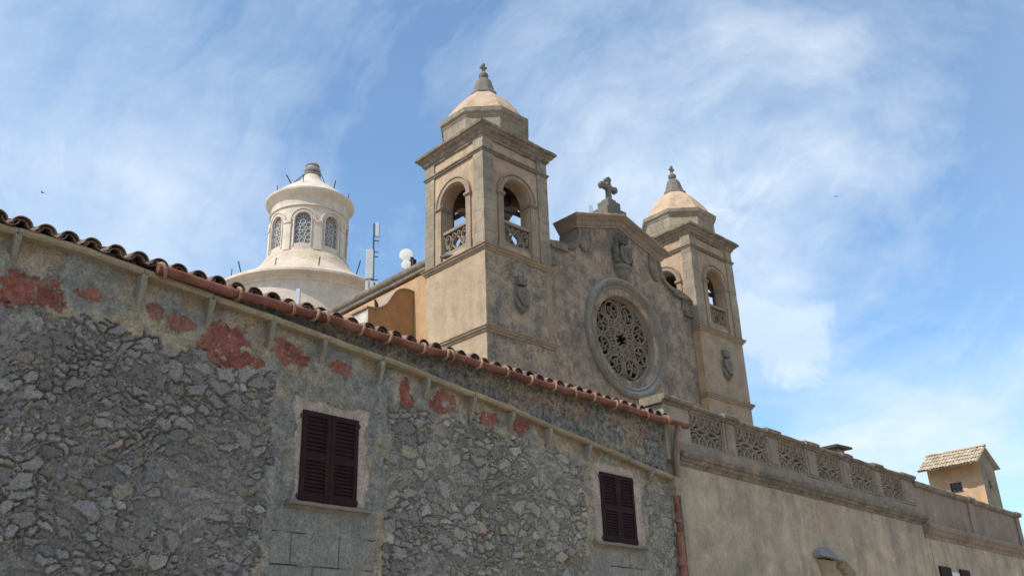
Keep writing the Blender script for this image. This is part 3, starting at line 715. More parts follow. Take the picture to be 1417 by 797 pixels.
# downpipe at the corner
dm = MB(); dm.tube([P(16.77, 6.74, 0.26), P(16.76, 6.55, 0.22), P(16.74, 6.2, 0.16), P(16.72, 5.62, 0.13)], 0.075, 14)
dp = dm.build('upper_downpipe', 'pipe_brown', house, smooth=True)
dm = MB()
dm.tube([P(16.60, 5.32, .12), P(16.61, 4.9, .12), P(16.60, 4.35, .12)], 0.062, 14); dm.tube([P(16.60, 4.45, .12), P(16.60, 3.2, .12), P(16.60, 0.05, .12)], 0.085, 14)
dp2 = dm.build('downpipe', 'pipe_red', house, smooth=True)
for z_, r in ((4.72, .082), (3.85, .105), (4.45, .10)):
    dm = MB(); dm.tube([P(16.60, z_-.035, .12), P(16.60, z_-.025, .12), P(16.60, z_+.025, .12), P(16.60, z_+.035, .12)], r, 14)
    dm.build('pipe_collar', 'pipe_red', dp2, smooth=True)
hm = MB()
rings = [[P(16.62+a*hw_, z_, 0.10+b_*hd_) for a, b_ in ((-1, -1), (1, -1), (1, 1), (-1, 1))] for z_, hw_, hd_ in ((5.24, .07, .07), (5.34, .10, .10), (5.38, .15, .13), (5.56, .155, .135), (5.58, .165, .14), (5.60, .165, .14))]
hm.loft(rings); hm.jit(.006, 4); hm.build('hopper', 'pier_end', house, bevel=0.008)
cm_ = MB(); cm_.bx(16.575, 17.02, -0.5, -0.12, 0, 6.7, mp=Pm); cm_.build('corner_recess', 'house_side', house)

# windows: closed shutters on the wall
def shutter(name, s0, s1, z0, z1, parent, wface=0.015):
    mb = MB(); st = 0.075; T = 0.045
    for a, b_ in ((s0, s0+st), (s1-st, s1)): mb.bx(a, b_, wface, wface+T, z0, z1, mp=Pm)
    zm = (z0+z1)/2-0.02
    for a, b_ in ((z0, z0+.10), (zm-.05, zm+.05), (z1-.075, z1)): mb.bx(s0+st+.0005, s1-st-.0005, wface+.001, wface+T-.001, a, b_, mp=Pm)
    for za, zb_ in ((z0+.10, zm-.05), (zm+.05, z1-.075)):
        n = 9
        for i in range(n):
            zc = za+(zb_-za)*(i+.5)/n+random.uniform(-.003, .003); o = len(mb.v)
            hh = (zb_-za)/n*0.62
            mb.add([P(s, zc+dz_, wface+w_) for s in (s0+st+.001, s1-st-.001) for w_, dz_ in ((.004, hh), (.012, hh), (.042, -hh*.7), (.034, -hh*.9))],
                   [(0, 1, 2, 3), (7, 6, 5, 4), (0, 4, 5, 1), (1, 5, 6, 2), (2, 6, 7, 3), (3, 7, 4, 0)])
    return mb.build(name, 'shutter', parent)
for q in WINS:
    fm = MB(); a, b_, z0, z1 = q['s0'], q['s1'], q['z0'], q['z1']
    fm.plate([(a, z0), (b_, z0), (b_, z1), (a, z1)], [[(a+.025, z0+.025), (b_-.025, z0+.025), (b_-.025, z1-.025), (a+.025, z1-.025)]], -.09, .014, lambda u, v, w_: P(u, v, w_))
    wn = fm.build('window', 'shutter', house)
    mid = (a+b_)/2
    shutter('shutter', a+.005, mid-.004, z0+.003, z1-.003, wn, .016)
    shutter('shutter', mid+.004, b_-.005, z0+.003, z1-.003, wn, .016)
    bk = MB(); bk.bx(a+.03, b_-.03, -.088, -.07, z0+.03, z1-.03, mp=Pm); bk.build('dark_pane', 'void', wn)
    for s in (a-.012, b_+.012):
        for z_ in (z0+.06, z1-.09):
            h_ = MB(); h_.bx(s-.022, s+.022, .0, .05, z_-.02, z_+.02, mp=Pm); h_.tube([P(s, z_-.035, .045), P(s, z_+.035, .045)], .012, 8); h_.build('hinge', 'iron', wn)
    sm = MB(); o = 0; rings = []
    e0, e1 = (a-.22, b_+.20) if a < 10 else (a-.33, b_+.20)
    for i in range(13):
        s = e0+(e1-e0)*i/12; rings.append([P(s, z0+h, e) for e, h in ((-.02, -.13), (.05, -.125), (.09, -.09), (.15, -.075), (.155, -.035), (.13, -.022), (-.02, -.012))])
    sm.loft(rings); sm.jit(.014, 4.5); sm.build('sill', 'sill', wn)

# ------------------------------------------------------------------ terrace building to the right
terr = thing('terrace_building', 'long stained plaster building with carved stone balustrade along its roof terrace', 'building', P(29, 0))
def corr(s, e): return s*(DW-e)/DW
mb = MB()
mb.bx(16.98, 30.9, -5.2, 0.0, 0, 6.06, mp=Pm)
mb.build('wall', 'terrace_wall', terr)
mb = MB(); mb.bx(30.9, 47, -7.5, 0.015, 0, 5.7, mp=Pm); mb.build('end_wall', 'terrace_wall', terr)
# cornice under the balustrade
mb = MB()
prof = [(-.05, -.26), (.03, -.26), (.05, -.20), (.10, -.17), (.115, -.11), (.17, -.08), (.185, -.02), (.19, .0), (.15, .02), (-.05, .035)]
run(mb, P(16.99, 6.23, 0), P(30.75, 6.20, 0), -NN, (0, 0, 1), prof, 90, 0.013)
mb.build('cornice', 'trim_grey', terr)
mb = MB()
prof2 = [(-.05, -.42), (.04, -.42), (.06, -.34), (.14, -.27), (.17, -.2), (.24, -.13), (.27, -.04), (.25, .0), (-.05, .03)]
run(mb, P(30.55, 5.99, 0), P(47, 5.99, 0), -NN, (0, 0, 1), prof2, 90, 0.016)
mb.build('end_cornice', 'terrace_end', terr)
# balustrade base course, piers, copings
mb = MB(); run(mb, P(17.0, 6.26, 0), P(30.2, 6.24, 0), -NN, (0, 0, 1), [(-.25, 0), (.07, 0), (.075, .2), (.05, .24), (-.25, .24)], 70, .008)
mb.build('base_course', 'balustrade', terr)
PAN = [(17.55, 18.97), (19.49, 21.0), (21.58, 23.05), (23.67, 25.17), (25.73, 27.25), (27.82, 29.4)]
piers = [(16.70, 17.55)]+[(PAN[i][1], PAN[i+1][0]) for i in range(5)]+[(29.4, 30.3)]
for i, (a, b_) in enumerate(piers):
    mb = MB()
    if i == 0:
        mb.bx(a-.14, b_, -.42, .06, 6.02, 7.28, mp=Pm)
    else:
        mb.bx(a, b_, -.22, .06, 6.50, 7.25, mp=Pm)
        mb.bx(a+.1, b_-.1, .04, .085, 6.56, 7.2, mp=Pm)
    mb.jit(.008, 2.0)
    mb.build('pier', 'pier_end' if i == 0 else 'balustrade', terr, bevel=.015, label='taller pale end pier beside the downpipe' if i == 0 else None)
    mb = MB(); e = .05
    pr = [(-.34, 0), (.07, 0), (.10, .05), (.17, .08), (.18, .15), (.14, .185), (-.34, .20)]
    if i == 0: pr = [(-.50, 0)]+pr[1:-1]+[(-.50, .2)]
    run(mb, P(a-(.24 if i == 0 else e), 7.255, 0.01), P(b_+e, 7.255, 0.01), -NN, (0, 0, 1), pr, 8, .012)
    mb.build('pier_cap', 'trim_grey', terr)
for i, (a, b_) in enumerate(PAN):
    mb = MB(); run(mb, P(a+.052, 7.24, 0), P(b_-.052, 7.24, 0), -NN, (0, 0, 1), [(-.28, 0), (.05, 0), (.08, .05), (.135, .075), (.14, .13), (.11, .16), (-.28, .175)], 14, .014)
    mb.build('coping', 'trim_grey', terr)
    # carved panel: pierced ribs over a back sheet coloured near-black for shade
    mb = MB(); mp = lambda u, v, w_: P(u, v, w_)
    zb0, zt0 = 6.50, 7.24; W = b_-a; uu = lambda x: a+x*W
    mb.plate([(a, zb0), (b_, zb0), (b_, zt0), (a, zt0)], [[(a+.05, zb0+.05), (b_-.05, zb0+.05), (b_-.05, zt0-.04), (a+.05, zt0-.04)]], -.14, .03, mp)
    n = 4; cw = (W-.1)/n; zm = zb0+.36
    for k in range(n):
        c = a+.05+cw*(k+.5)
        # hanging drops along the top
        mb.ribbon([(c-cw*.5, zt0-.03), (c-cw*.42, zt0-.14), (c-cw*.2, zt0-.25), (c, zt0-.29), (c+cw*.2, zt0-.25), (c+cw*.42, zt0-.14), (c+cw*.5, zt0-.03)], .075, -.10, .03, mp)
        mb.ribbon([(c, zt0-.03), (c, zt0-.11), (c, zt0-.17)], lambda q: .12-.05*q, -.10, .025, mp)
        # fan along the bottom
        mb.ribbon([(c-cw*.5, zb0+.03), (c-cw*.44, zb0+.14), (c-cw*.2, zb0+.235), (c, zb0+.265), (c+cw*.2, zb0+.235), (c+cw*.44, zb0+.14), (c+cw*.5, zb0+.03)], .075, -.10, .03, mp)
        mb.ribbon([(c, zb0+.03), (c, zb0+.10), (c, zb0+.15)], lambda q: .11-.04*q, -.10, .025, mp)
    cx_ = (a+b_)/2
    for sg in (-1, 1):
        mb.ribbon([(cx_, zm-.01), (cx_+sg*W*.10, zm+.055), (cx_+sg*W*.2, zm+.06), (cx_+sg*W*.32, zm+.01), (cx_+sg*W*.47, zm+.05)], .07, -.10, .035, mp)
        mb.ribbon([(cx_, zm-.01), (cx_+sg*W*.10, zm-.07), (cx_+sg*W*.2, zm-.075), (cx_+sg*W*.32, zm-.01), (cx_+sg*W*.47, zm-.06)], .07, -.10, .035, mp)
        mb.ribbon([(cx_, zm), (cx_+sg*W*.06, zm+.12), (cx_+sg*W*.03, zm+.2)], .045, -.10, .03, mp)
        mb.ribbon([(cx_, zm), (cx_+sg*W*.06, zm-.12), (cx_+sg*W*.14, zm-.19)], .045, -.10, .03, mp)
    mb.plate(arc(cx_, zm, .055, 0, 330, 11), [], -.1, .05, mp)
    mb.jit(.012, 5.0)
    tp = mb.build('tracery_panel', 'balustrade', terr)
    bk = MB(); bk.bx(a+.01, b_-.01, -.34, -.28, zb0, zt0, mp=Pm); bk.build('panel_shade_back', 'void', tp)
# plain parapet beyond it
mb = MB(); mb.bx(30.3, 40.6, -.22, .02, 5.98, 7.16, mp=Pm); mb.build('parapet', 'terrace_end', terr)
for a, b_ in ((35.1, 35.65), (40.35, 40.80)):
    mb = MB(); mb.bx(a, b_, -.28, .075, 5.97, 7.17, mp=Pm); mb.jit(.006, 2); mb.build('parapet_pier', 'terrace_end', terr, bevel=.012)
mb = MB()
pp = [(-.30, -.02), (.05, -.02), (.10, .03), (.11, .12), (.07, .165), (-.30, .17)]
run(mb, P(30.3, 7.16, .02), P(35.1, 7.165, .02), -NN, (0, 0, 1), pp, 40, .014)
run(mb, P(35.08, 7.185, .07), P(35.68, 7.185, .07), -NN, (0, 0, 1), pp, 6, .010)
run(mb, P(35.66, 7.165, .02), P(40.3, 7.165, .02), -NN, (0, 0, 1), pp, 40, .014)
run(mb, P(40.28, 7.19, .07), P(40.88, 7.19, .07), -NN, (0, 0, 1), pp, 6, .010)
mb.build('parapet_coping', 'trim_grey', terr)
# reddish rectangular patch
mb = MB(); mb.plate([(23.3, 5.06), (24.42, 5.10), (24.35, 5.5), (24.4, 5.97), (23.35, 5.99), (23.28, 5.6)], [], -.01, .005, mp); mb.build('plaster_patch', 'pink_patch', terr)
# broken carved crest on the wall: domed top with a curled leaf below it
mb = MB(); rings = []
for i in range(13):
    u = i/12; hh = 4.37+.36*u; wv = .56*(1-u**2.6)**.5*(1-.12*u)+.10; dp_ = .30*(1-u**1.8)+.06
    rings.append([P(23.32+.05*u+wv*math.cos(a), hh+.10*(.5-.5*math.cos(a))*(1-u)-.02, -.03+dp_*max(0, math.sin(a))**.6) for a in [PI*k/22 for k in range(23)]])
mb.loft(rings); mb.jit(.05, 2.6); mb.jit(.028, 9); cr = mb.build('carved_crest', 'crest', terr)
for k in range(7):                                    # curled acanthus ridges under it
    mb = MB(); q = k/6
    mb.ribbon([(23.75+.10*q, 4.36+.08*q-.14*q), (24.0+.07*q, 4.44-.20*q), (24.25+.04*q, 4.36-.26*q), (24.5-.12*q, 4.20-.26*q), (24.66-.34*q, 4.13-.24*q)], lambda v: .085-.035*v, -.02, .20-.06*q, mp, ch=.3)
    mb.jit(.014, 5); mb.build('carved_leaf', 'ledge', cr)
mb = MB(); rings = []
for i in range(8):
    u = i/7; rings.append([P(23.36+.02*u+(.50-.22*u)*math.cos(a), 4.37-.5*u, -.03+(.20-.10*u+.03*math.cos(u*16))*max(0, math.sin(a))**.7) for a in [PI*k/14 for k in range(15)]])
mb.loft(rings); mb.jit(.02, 4); mb.build('carved_console', 'ledge', cr, smooth=True)
# window with open shutters low on the far wall
fm = MB(); fm.bx(32.1, 32.86, .01, .035, 3.4, 4.62, mp=Pm); wn = fm.build('window', 'white_sheet', terr)
for a, b_ in ((31.15, 32.06), (32.9, 33.75)):
    sm = MB(); sm.bx(a, b_, .03, .08, 3.4, 4.74, mp=Pm); sm.build('shutter', 'shutter', wn)
    
# ------------------------------------------------------------------ church
XC = 23.17; FYW = 18.30
church = thing('church', 'old sandstone church with twin bell towers, rose window gable and pale round dome behind', 'church', (XC, 18.3, 0))
fmap = lambda u, v, w_: Vector((u, FYW-w_, v))
half = [(0, 16.45), (2.2, 15.72), (2.2, 15.45), (2.26, 15.2), (2.4, 14.98), (2.62, 14.84), (2.9, 14.76), (3.3, 14.70), (3.55, 14.62), (3.75, 14.42), (3.92, 14.15)]
outl = [(XC+3.94, 0)]+[(XC+x, z_) for x, z_ in reversed(half[1:])]+[(XC, 16.45)]+[(XC-x, z_) for x, z_ in half[1:]]+[(XC-3.94, 0)]
RX, RZ = 23.12, 12.30
mb = MB(); hole = arc(RX, RZ, 1.50, 0, 360-360/64, 63)
mb.plate(outl, [hole], -.75, 0, fmap); fac = mb.build('facade', 'facade', church)
# scroll slabs on the shoulders (thick stone bands that follow the curve)
def scroll(sg):
    mb = MB(); X = lambda x: XC+sg*x
    mb.ribbon([(X(2.12), 15.72), (X(2.16), 15.45), (X(2.24), 15.2), (X(2.4), 15.0), (X(2.62), 14.88), (X(2.9), 14.83), (X(3.3), 14.80), (X(3.62), 14.72)], .20, -.78, .10, fmap, ch=.1)
    mb.plate([(X(2.85), 14.62), (X(3.62), 14.58), (X(3.60), 14.80), (X(2.87), 14.84)], [], -.78, .13, fmap)
    mb.ribbon([(X(3.58), 14.70)]+[(X(3.60+.36*math.sin(math.radians(q))), 14.34+.36*math.cos(math.radians(q))) for q in range(10, 181, 17)]+[(X(3.40), 14.03)], .13, -.5, .14, fmap, ch=.1)
    mb.plate([(X(3.60+.32*math.sin(math.radians(q))), 14.34+.32*math.cos(math.radians(q))) for q in range(0, 181, 15)]+[(X(3.3), 14.2), (X(3.35), 14.6)], [], -.5, .07, fmap)
    # ear under the gable end
    ear = [(2.17, 15.70), (1.64, 15.85), (1.61, 15.5), (1.62, 15.28), (1.68, 15.10), (1.79, 14.98), (1.93, 14.94), (2.06, 15.0), (2.15, 15.13), (2.19, 15.3)]
    mb.plate([(X(a), b_) for a, b_ in ear], [], -.02, .07, fmap)
    mb.ribbon([(X(a), b_) for a, b_ in ear[1:]], .07, .0, .10, fmap, ch=.2)
    mb.jit(.012, 2.2)
    mb.build('scroll', 'trim_grey', church)
scroll(-1); scroll(1)
# gable cornice
mb = MB(); n_ = 44; kxs = [.03, .04, .06, .12, .15, .24, .30, .36, .37, .33, .33]
prf = [(-.80, -.42), (.04, -.42), (.06, -.36), (.12, -.30), (.15, -.22), (.24, -.16), (.30, -.10), (.36, -.07), (.37, .0), (.33, .035), (-.80, .05)]
for sg in (-1, 1):
    o = len(mb.v); rings = []
    for i in range(n_+1):
        u = i/n_
        rings.append([Vector((XC+sg*u*(2.20+kx), FYW-e, 16.83-0.305*u*(2.20+kx)+h)) for (e, h), kx in zip(prf, kxs)])
    mb.loft(rings)
mb.jit(.020, 3.0); mb.build('gable_cornice', 'trim', church)

# rose window: mouldings, tracery, dark glass
mb = MB(); rings = []
pr = [(2.10, -.02), (2.10, .05), (2.06, .12), (1.99, .155), (1.92, .14), (1.87, .08), (1.84, .03), (1.80, .04), (1.77, .06), (1.74, .03), (1.69, -.04), (1.63, -.10), (1.57, -.15), (1.52, -.18), (1.50, -.16), (1.47, -.17), (1.445, -.21), (1.44, -.34)]
for k in range(96):
    a = 2*PI*k/96; rings.append([fmap(RX+r*math.cos(a)*(.985), RZ+r*math.sin(a)*1.01, w_) for r, w_ in pr])
rings.append(rings[0]); mb.loft(rings, closed=False, caps=False)
# little voussoir ribs on the inner hollow
for k in range(40):
    a = 2*PI*k/40
    mb.ribbon([(RX+r*math.cos(a), RZ+r*math.sin(a)) for r in (1.75, 1.66, 1.56)], .028, -.20, -.02-.0*a, fmap)
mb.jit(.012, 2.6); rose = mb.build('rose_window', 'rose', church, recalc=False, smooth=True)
mb = MB(); T0, T1 = -.285, -.19
for k in range(8):
    a = math.radians(22.5+45*k); ca_, sa_ = math.cos(a), math.sin(a)
    L = lambda r, q, ca_=ca_, sa_=sa_: (RX+r*ca_-q*sa_, RZ+r*sa_+q*ca_)
    mb.ribbon([L(1.04+.345*math.cos(q), .345*math.sin(q)) for q in [2*PI*i/22 for i in range(22)]], .068, T0, T1, fmap, closed=True)
    # two comma lobes inside each circle
    mb.ribbon([L(1.04+.29*math.cos(q), .0+.29*math.sin(q)) for q in [PI*1.0]]+[L(.86, .02), L(.98, .06), L(1.08, .02), L(1.17, -.08), L(1.26, -.16)], .048, T0, T1-.01, fmap)
    mb.ribbon([L(.98, .06), L(1.03, .16), L(1.13, .19), L(1.2, .12), L(1.16, .05)], .04, T0, T1-.01, fmap)
    mb.ribbon([L(1.08, .02), L(1.0, -.09), L(.92, -.13), L(.84, -.1)], .04, T0, T1-.01, fmap)
    # inner drop petals
    mb.ribbon([L(.30, 0), L(.40, .10), L(.53, .145), L(.64, .10), L(.69, 0), L(.64, -.10), L(.53, -.145), L(.40, -.10)], .055, T0, T1, fmap, closed=True)
    # spandrels on the half angles
    a2 = math.radians(45*k); c2, s2 = math.cos(a2), math.sin(a2)
    L2 = lambda r, q, c2=c2, s2=s2: (RX+r*c2-q*s2, RZ+r*s2+q*c2)
    mb.ribbon([L2(.36, 0), L2(.6, 0), L2(.80, .0), L2(.95, 0)], .042, T0, T1-.005, fmap)
    mb.ribbon([L2(.62, 0), L2(.72, .10), L2(.72, .17)], .034, T0, T1-.01, fmap); mb.ribbon([L2(.62, 0), L2(.72, -.10), L2(.72, -.17)], .034, T0, T1-.01, fmap)
    mb.ribbon([L2(1.02, 0), L2(1.2, .03), L2(1.3, .12), L2(1.42, .16)], .034, T0, T1-.01, fmap); mb.ribbon([L2(1.15, 0), L2(1.25, -.09), L2(1.42, -.16)], .034, T0, T1-.01, fmap)
    mb.ribbon([L2(1.26, 0), L2(1.36, 0), L2(1.46, 0)], .06, T0, T1, fmap)
    mb.ribbon([L(.36, 0), L(.48, .03), L(.56, 0), L(.66, 0)], .040, T0, T1-.01, fmap)
    mb.ribbon([L(.56, 0), L(.52, .07), L(.56, .12)], .034, T0, T1-.01, fmap); mb.ribbon([L(.56, 0), L(.52, -.07), L(.56, -.12)], .034, T0, T1-.01, fmap)
    mb.ribbon([L(1.08, .02), L(1.15, .05), L(1.22, .20)], .036, T0, T1-.01, fmap); mb.ribbon([L(.98, .06), L(.90, .14), L(.87, .22)], .036, T0, T1-.01, fmap); mb.ribbon([L(1.0, -.09), L(1.02, -.20), L(.96, -.29)], .036, T0, T1-.01, fmap)
    mb.ribbon([L2(.80, 0), L2(.88, .10), L2(.98, .09), L2(1.02, 0), L2(.98, -.09), L2(.88, -.10)], .036, T0, T1-.008, fmap, closed=True)
    mb.ribbon([L2(.36, 0), L2(.44, .07), L2(.56, .06), L2(.62, 0), L2(.56, -.06), L2(.44, -.07)], .034, T0, T1-.008, fmap, closed=True)
    mb.ribbon([L2(1.12, 0), L2(1.20, .12), L2(1.30, .02), L2(1.20, -.12)], .034, T0, T1-.008, fmap, closed=True)
    mb.ribbon([L2(.17, 0), L2(.24, 0), L2(.34, 0)], lambda q: .03+.05*q, T0, T1, fmap)
mb.ribbon([(RX+.33*math.cos(q), RZ+.33*math.sin(q)) for q in [2*PI*i/28 for i in range(28)]], .06, T0, T1, fmap, closed=True)
mb.ribbon([(RX+1.455*math.cos(q), RZ+1.455*math.sin(q)) for q in [2*PI*i/64 for i in range(64)]], .07, T0, T1, fmap, closed=True)
mb.build('tracery', 'tracery', rose)
mb = MB(); mb.plate(arc(RX, RZ, 1.55, 0, 350, 47), [], -.68, -.62, fmap); mb.build('rose_glass', 'void', rose)

# crowned figure on its console above the rose
def body_of_rev(mb, cx_, prof, mpf, n=14, depth=1.0):
    """half-round relief: prof = (half width, z, bulge)"""
    rings = []
    for (hw_, z_, bu) in prof:
        rings.append([mpf(cx_+hw_*math.cos(PI*k/n), z_, -.02+bu*math.sin(PI*k/n)) for k in range(n+1)])
    mb.loft(rings)
mb = MB()
body_of_rev(mb, 23.17, [(.18, 14.40, .04), (.22, 14.46, .10), (.30, 14.55, .18), (.34, 14.72, .26), (.42, 14.80, .34), (.44, 14.88, .36), (.42, 14.92, .34), (.10, 14.95, .05)], fmap); mb.jit(.02, 4)
coa = mb.build('coat_of_arms', 'carving', church, label='grey crowned coat of arms on a console above the rose window')
mb = MB(); body_of_rev(mb, 23.14, [(.36, 14.90, .22), (.40, 15.05, .30), (.37, 15.25, .30), (.30, 15.40, .24), (.33, 15.5, .17), (.30, 15.65, .12), (.18, 15.72, .08)], fmap, 16)
mb.jit(.045, 4.0)
mb.plate([(22.86, 15.52), (22.98, 15.62), (23.10, 15.54), (23.24, 15.62), (23.40, 15.5), (23.44, 15.2), (23.34, 15.0), (23.14, 14.93), (22.94, 15.02), (22.84, 15.25)], [], .16, .33, fmap)
for pt in ([(22.80, 15.66), (22.74, 15.5), (22.80, 15.34), (22.74, 15.15), (22.80, 14.98)], [(23.48, 15.66), (23.54, 15.5), (23.48, 15.34), (23.54, 15.15), (23.48, 14.98)], [(22.95, 15.5), (23.05, 15.3), (23.0, 15.1)], [(23.3, 15.48), (23.2, 15.3), (23.28, 15.1)]): mb.ribbon(pt, .09, .05, .37 if 22.9 < pt[0][0] < 23.4 else .26, fmap)
mb.jit(.02, 8); mb.build('shield', 'cross', coa, smooth=False)
mb = MB(); body_of_rev(mb, 23.14, [(.17, 15.72, .12), (.20, 15.77, .22), (.22, 15.82, .25), (.26, 15.95, .27), (.25, 16.05, .24), (.14, 16.12, .15), (.04, 16.15, .05)], fmap); mb.tube([fmap(23.14, 16.1, .10), fmap(23.14, 16.26, .10)], .035, 6); mb.tube([fmap(23.06, 16.2, .10), fmap(23.22, 16.2, .10)], .03, 6)
mb.ribbon([(22.90, 15.80), (23.0, 15.76), (23.14, 15.75), (23.28, 15.76), (23.38, 15.80)], .07, .05, .31, fmap)
for q in (-.16, -.05, .06, .17): mb.ribbon([(23.14+q, 15.82), (23.14+q*1.15, 15.95), (23.14+q*.6, 16.08)], .05, .05, .31, fmap)
mb.jit(.015, 7); mb.build('crown', 'carving', coa)

# gable cross
mb = MB(); YC = 18.62
mb.bx(XC-.52, XC+.52, YC-.36, YC+.36, 16.80, 17.22); mb.bx(XC-.33, XC+.33, YC-.26, YC+.26, 17.22, 17.55); mb.bx(XC-.20, XC+.20, YC-.18, YC+.18, 17.55, 17.68)
mb.jit(.02, 3); gc = mb.build('cross_pedestal', 'cross', church, bevel=.02)
mb = MB(); cmap = lambda u, v, w_: Vector((u, YC-w_, v))
zc = 18.22
cr_out = []
for (dx_, dz_) in ((1, 0), (0, 1), (-1, 0), (0, -1)): pass
arm = .42
outl = [(-.085, 17.6), (.085, 17.6), (.075, zc-.12), (.12, zc-.085), (arm-.12, zc-.075), (arm-.09, zc-.12), (arm, zc-.11), (arm+.05, zc), (arm, zc+.11), (arm-.09, zc+.12), (arm-.12, zc+.075), (.12, zc+.085), (.085, zc+.12), (.08, zc+.24), (.125, zc+.27), (.115, zc+.37), (0, zc+.43)]
outl = outl+[(-x, z_) for x, z_ in reversed(outl[2:-1])]
mb.plate([(XC+.03+x, z_) for x, z_ in outl], [], -.085, .085, cmap); mb.jit(.012, 5); mb.build('cross', 'cross', gc, bevel=.02)

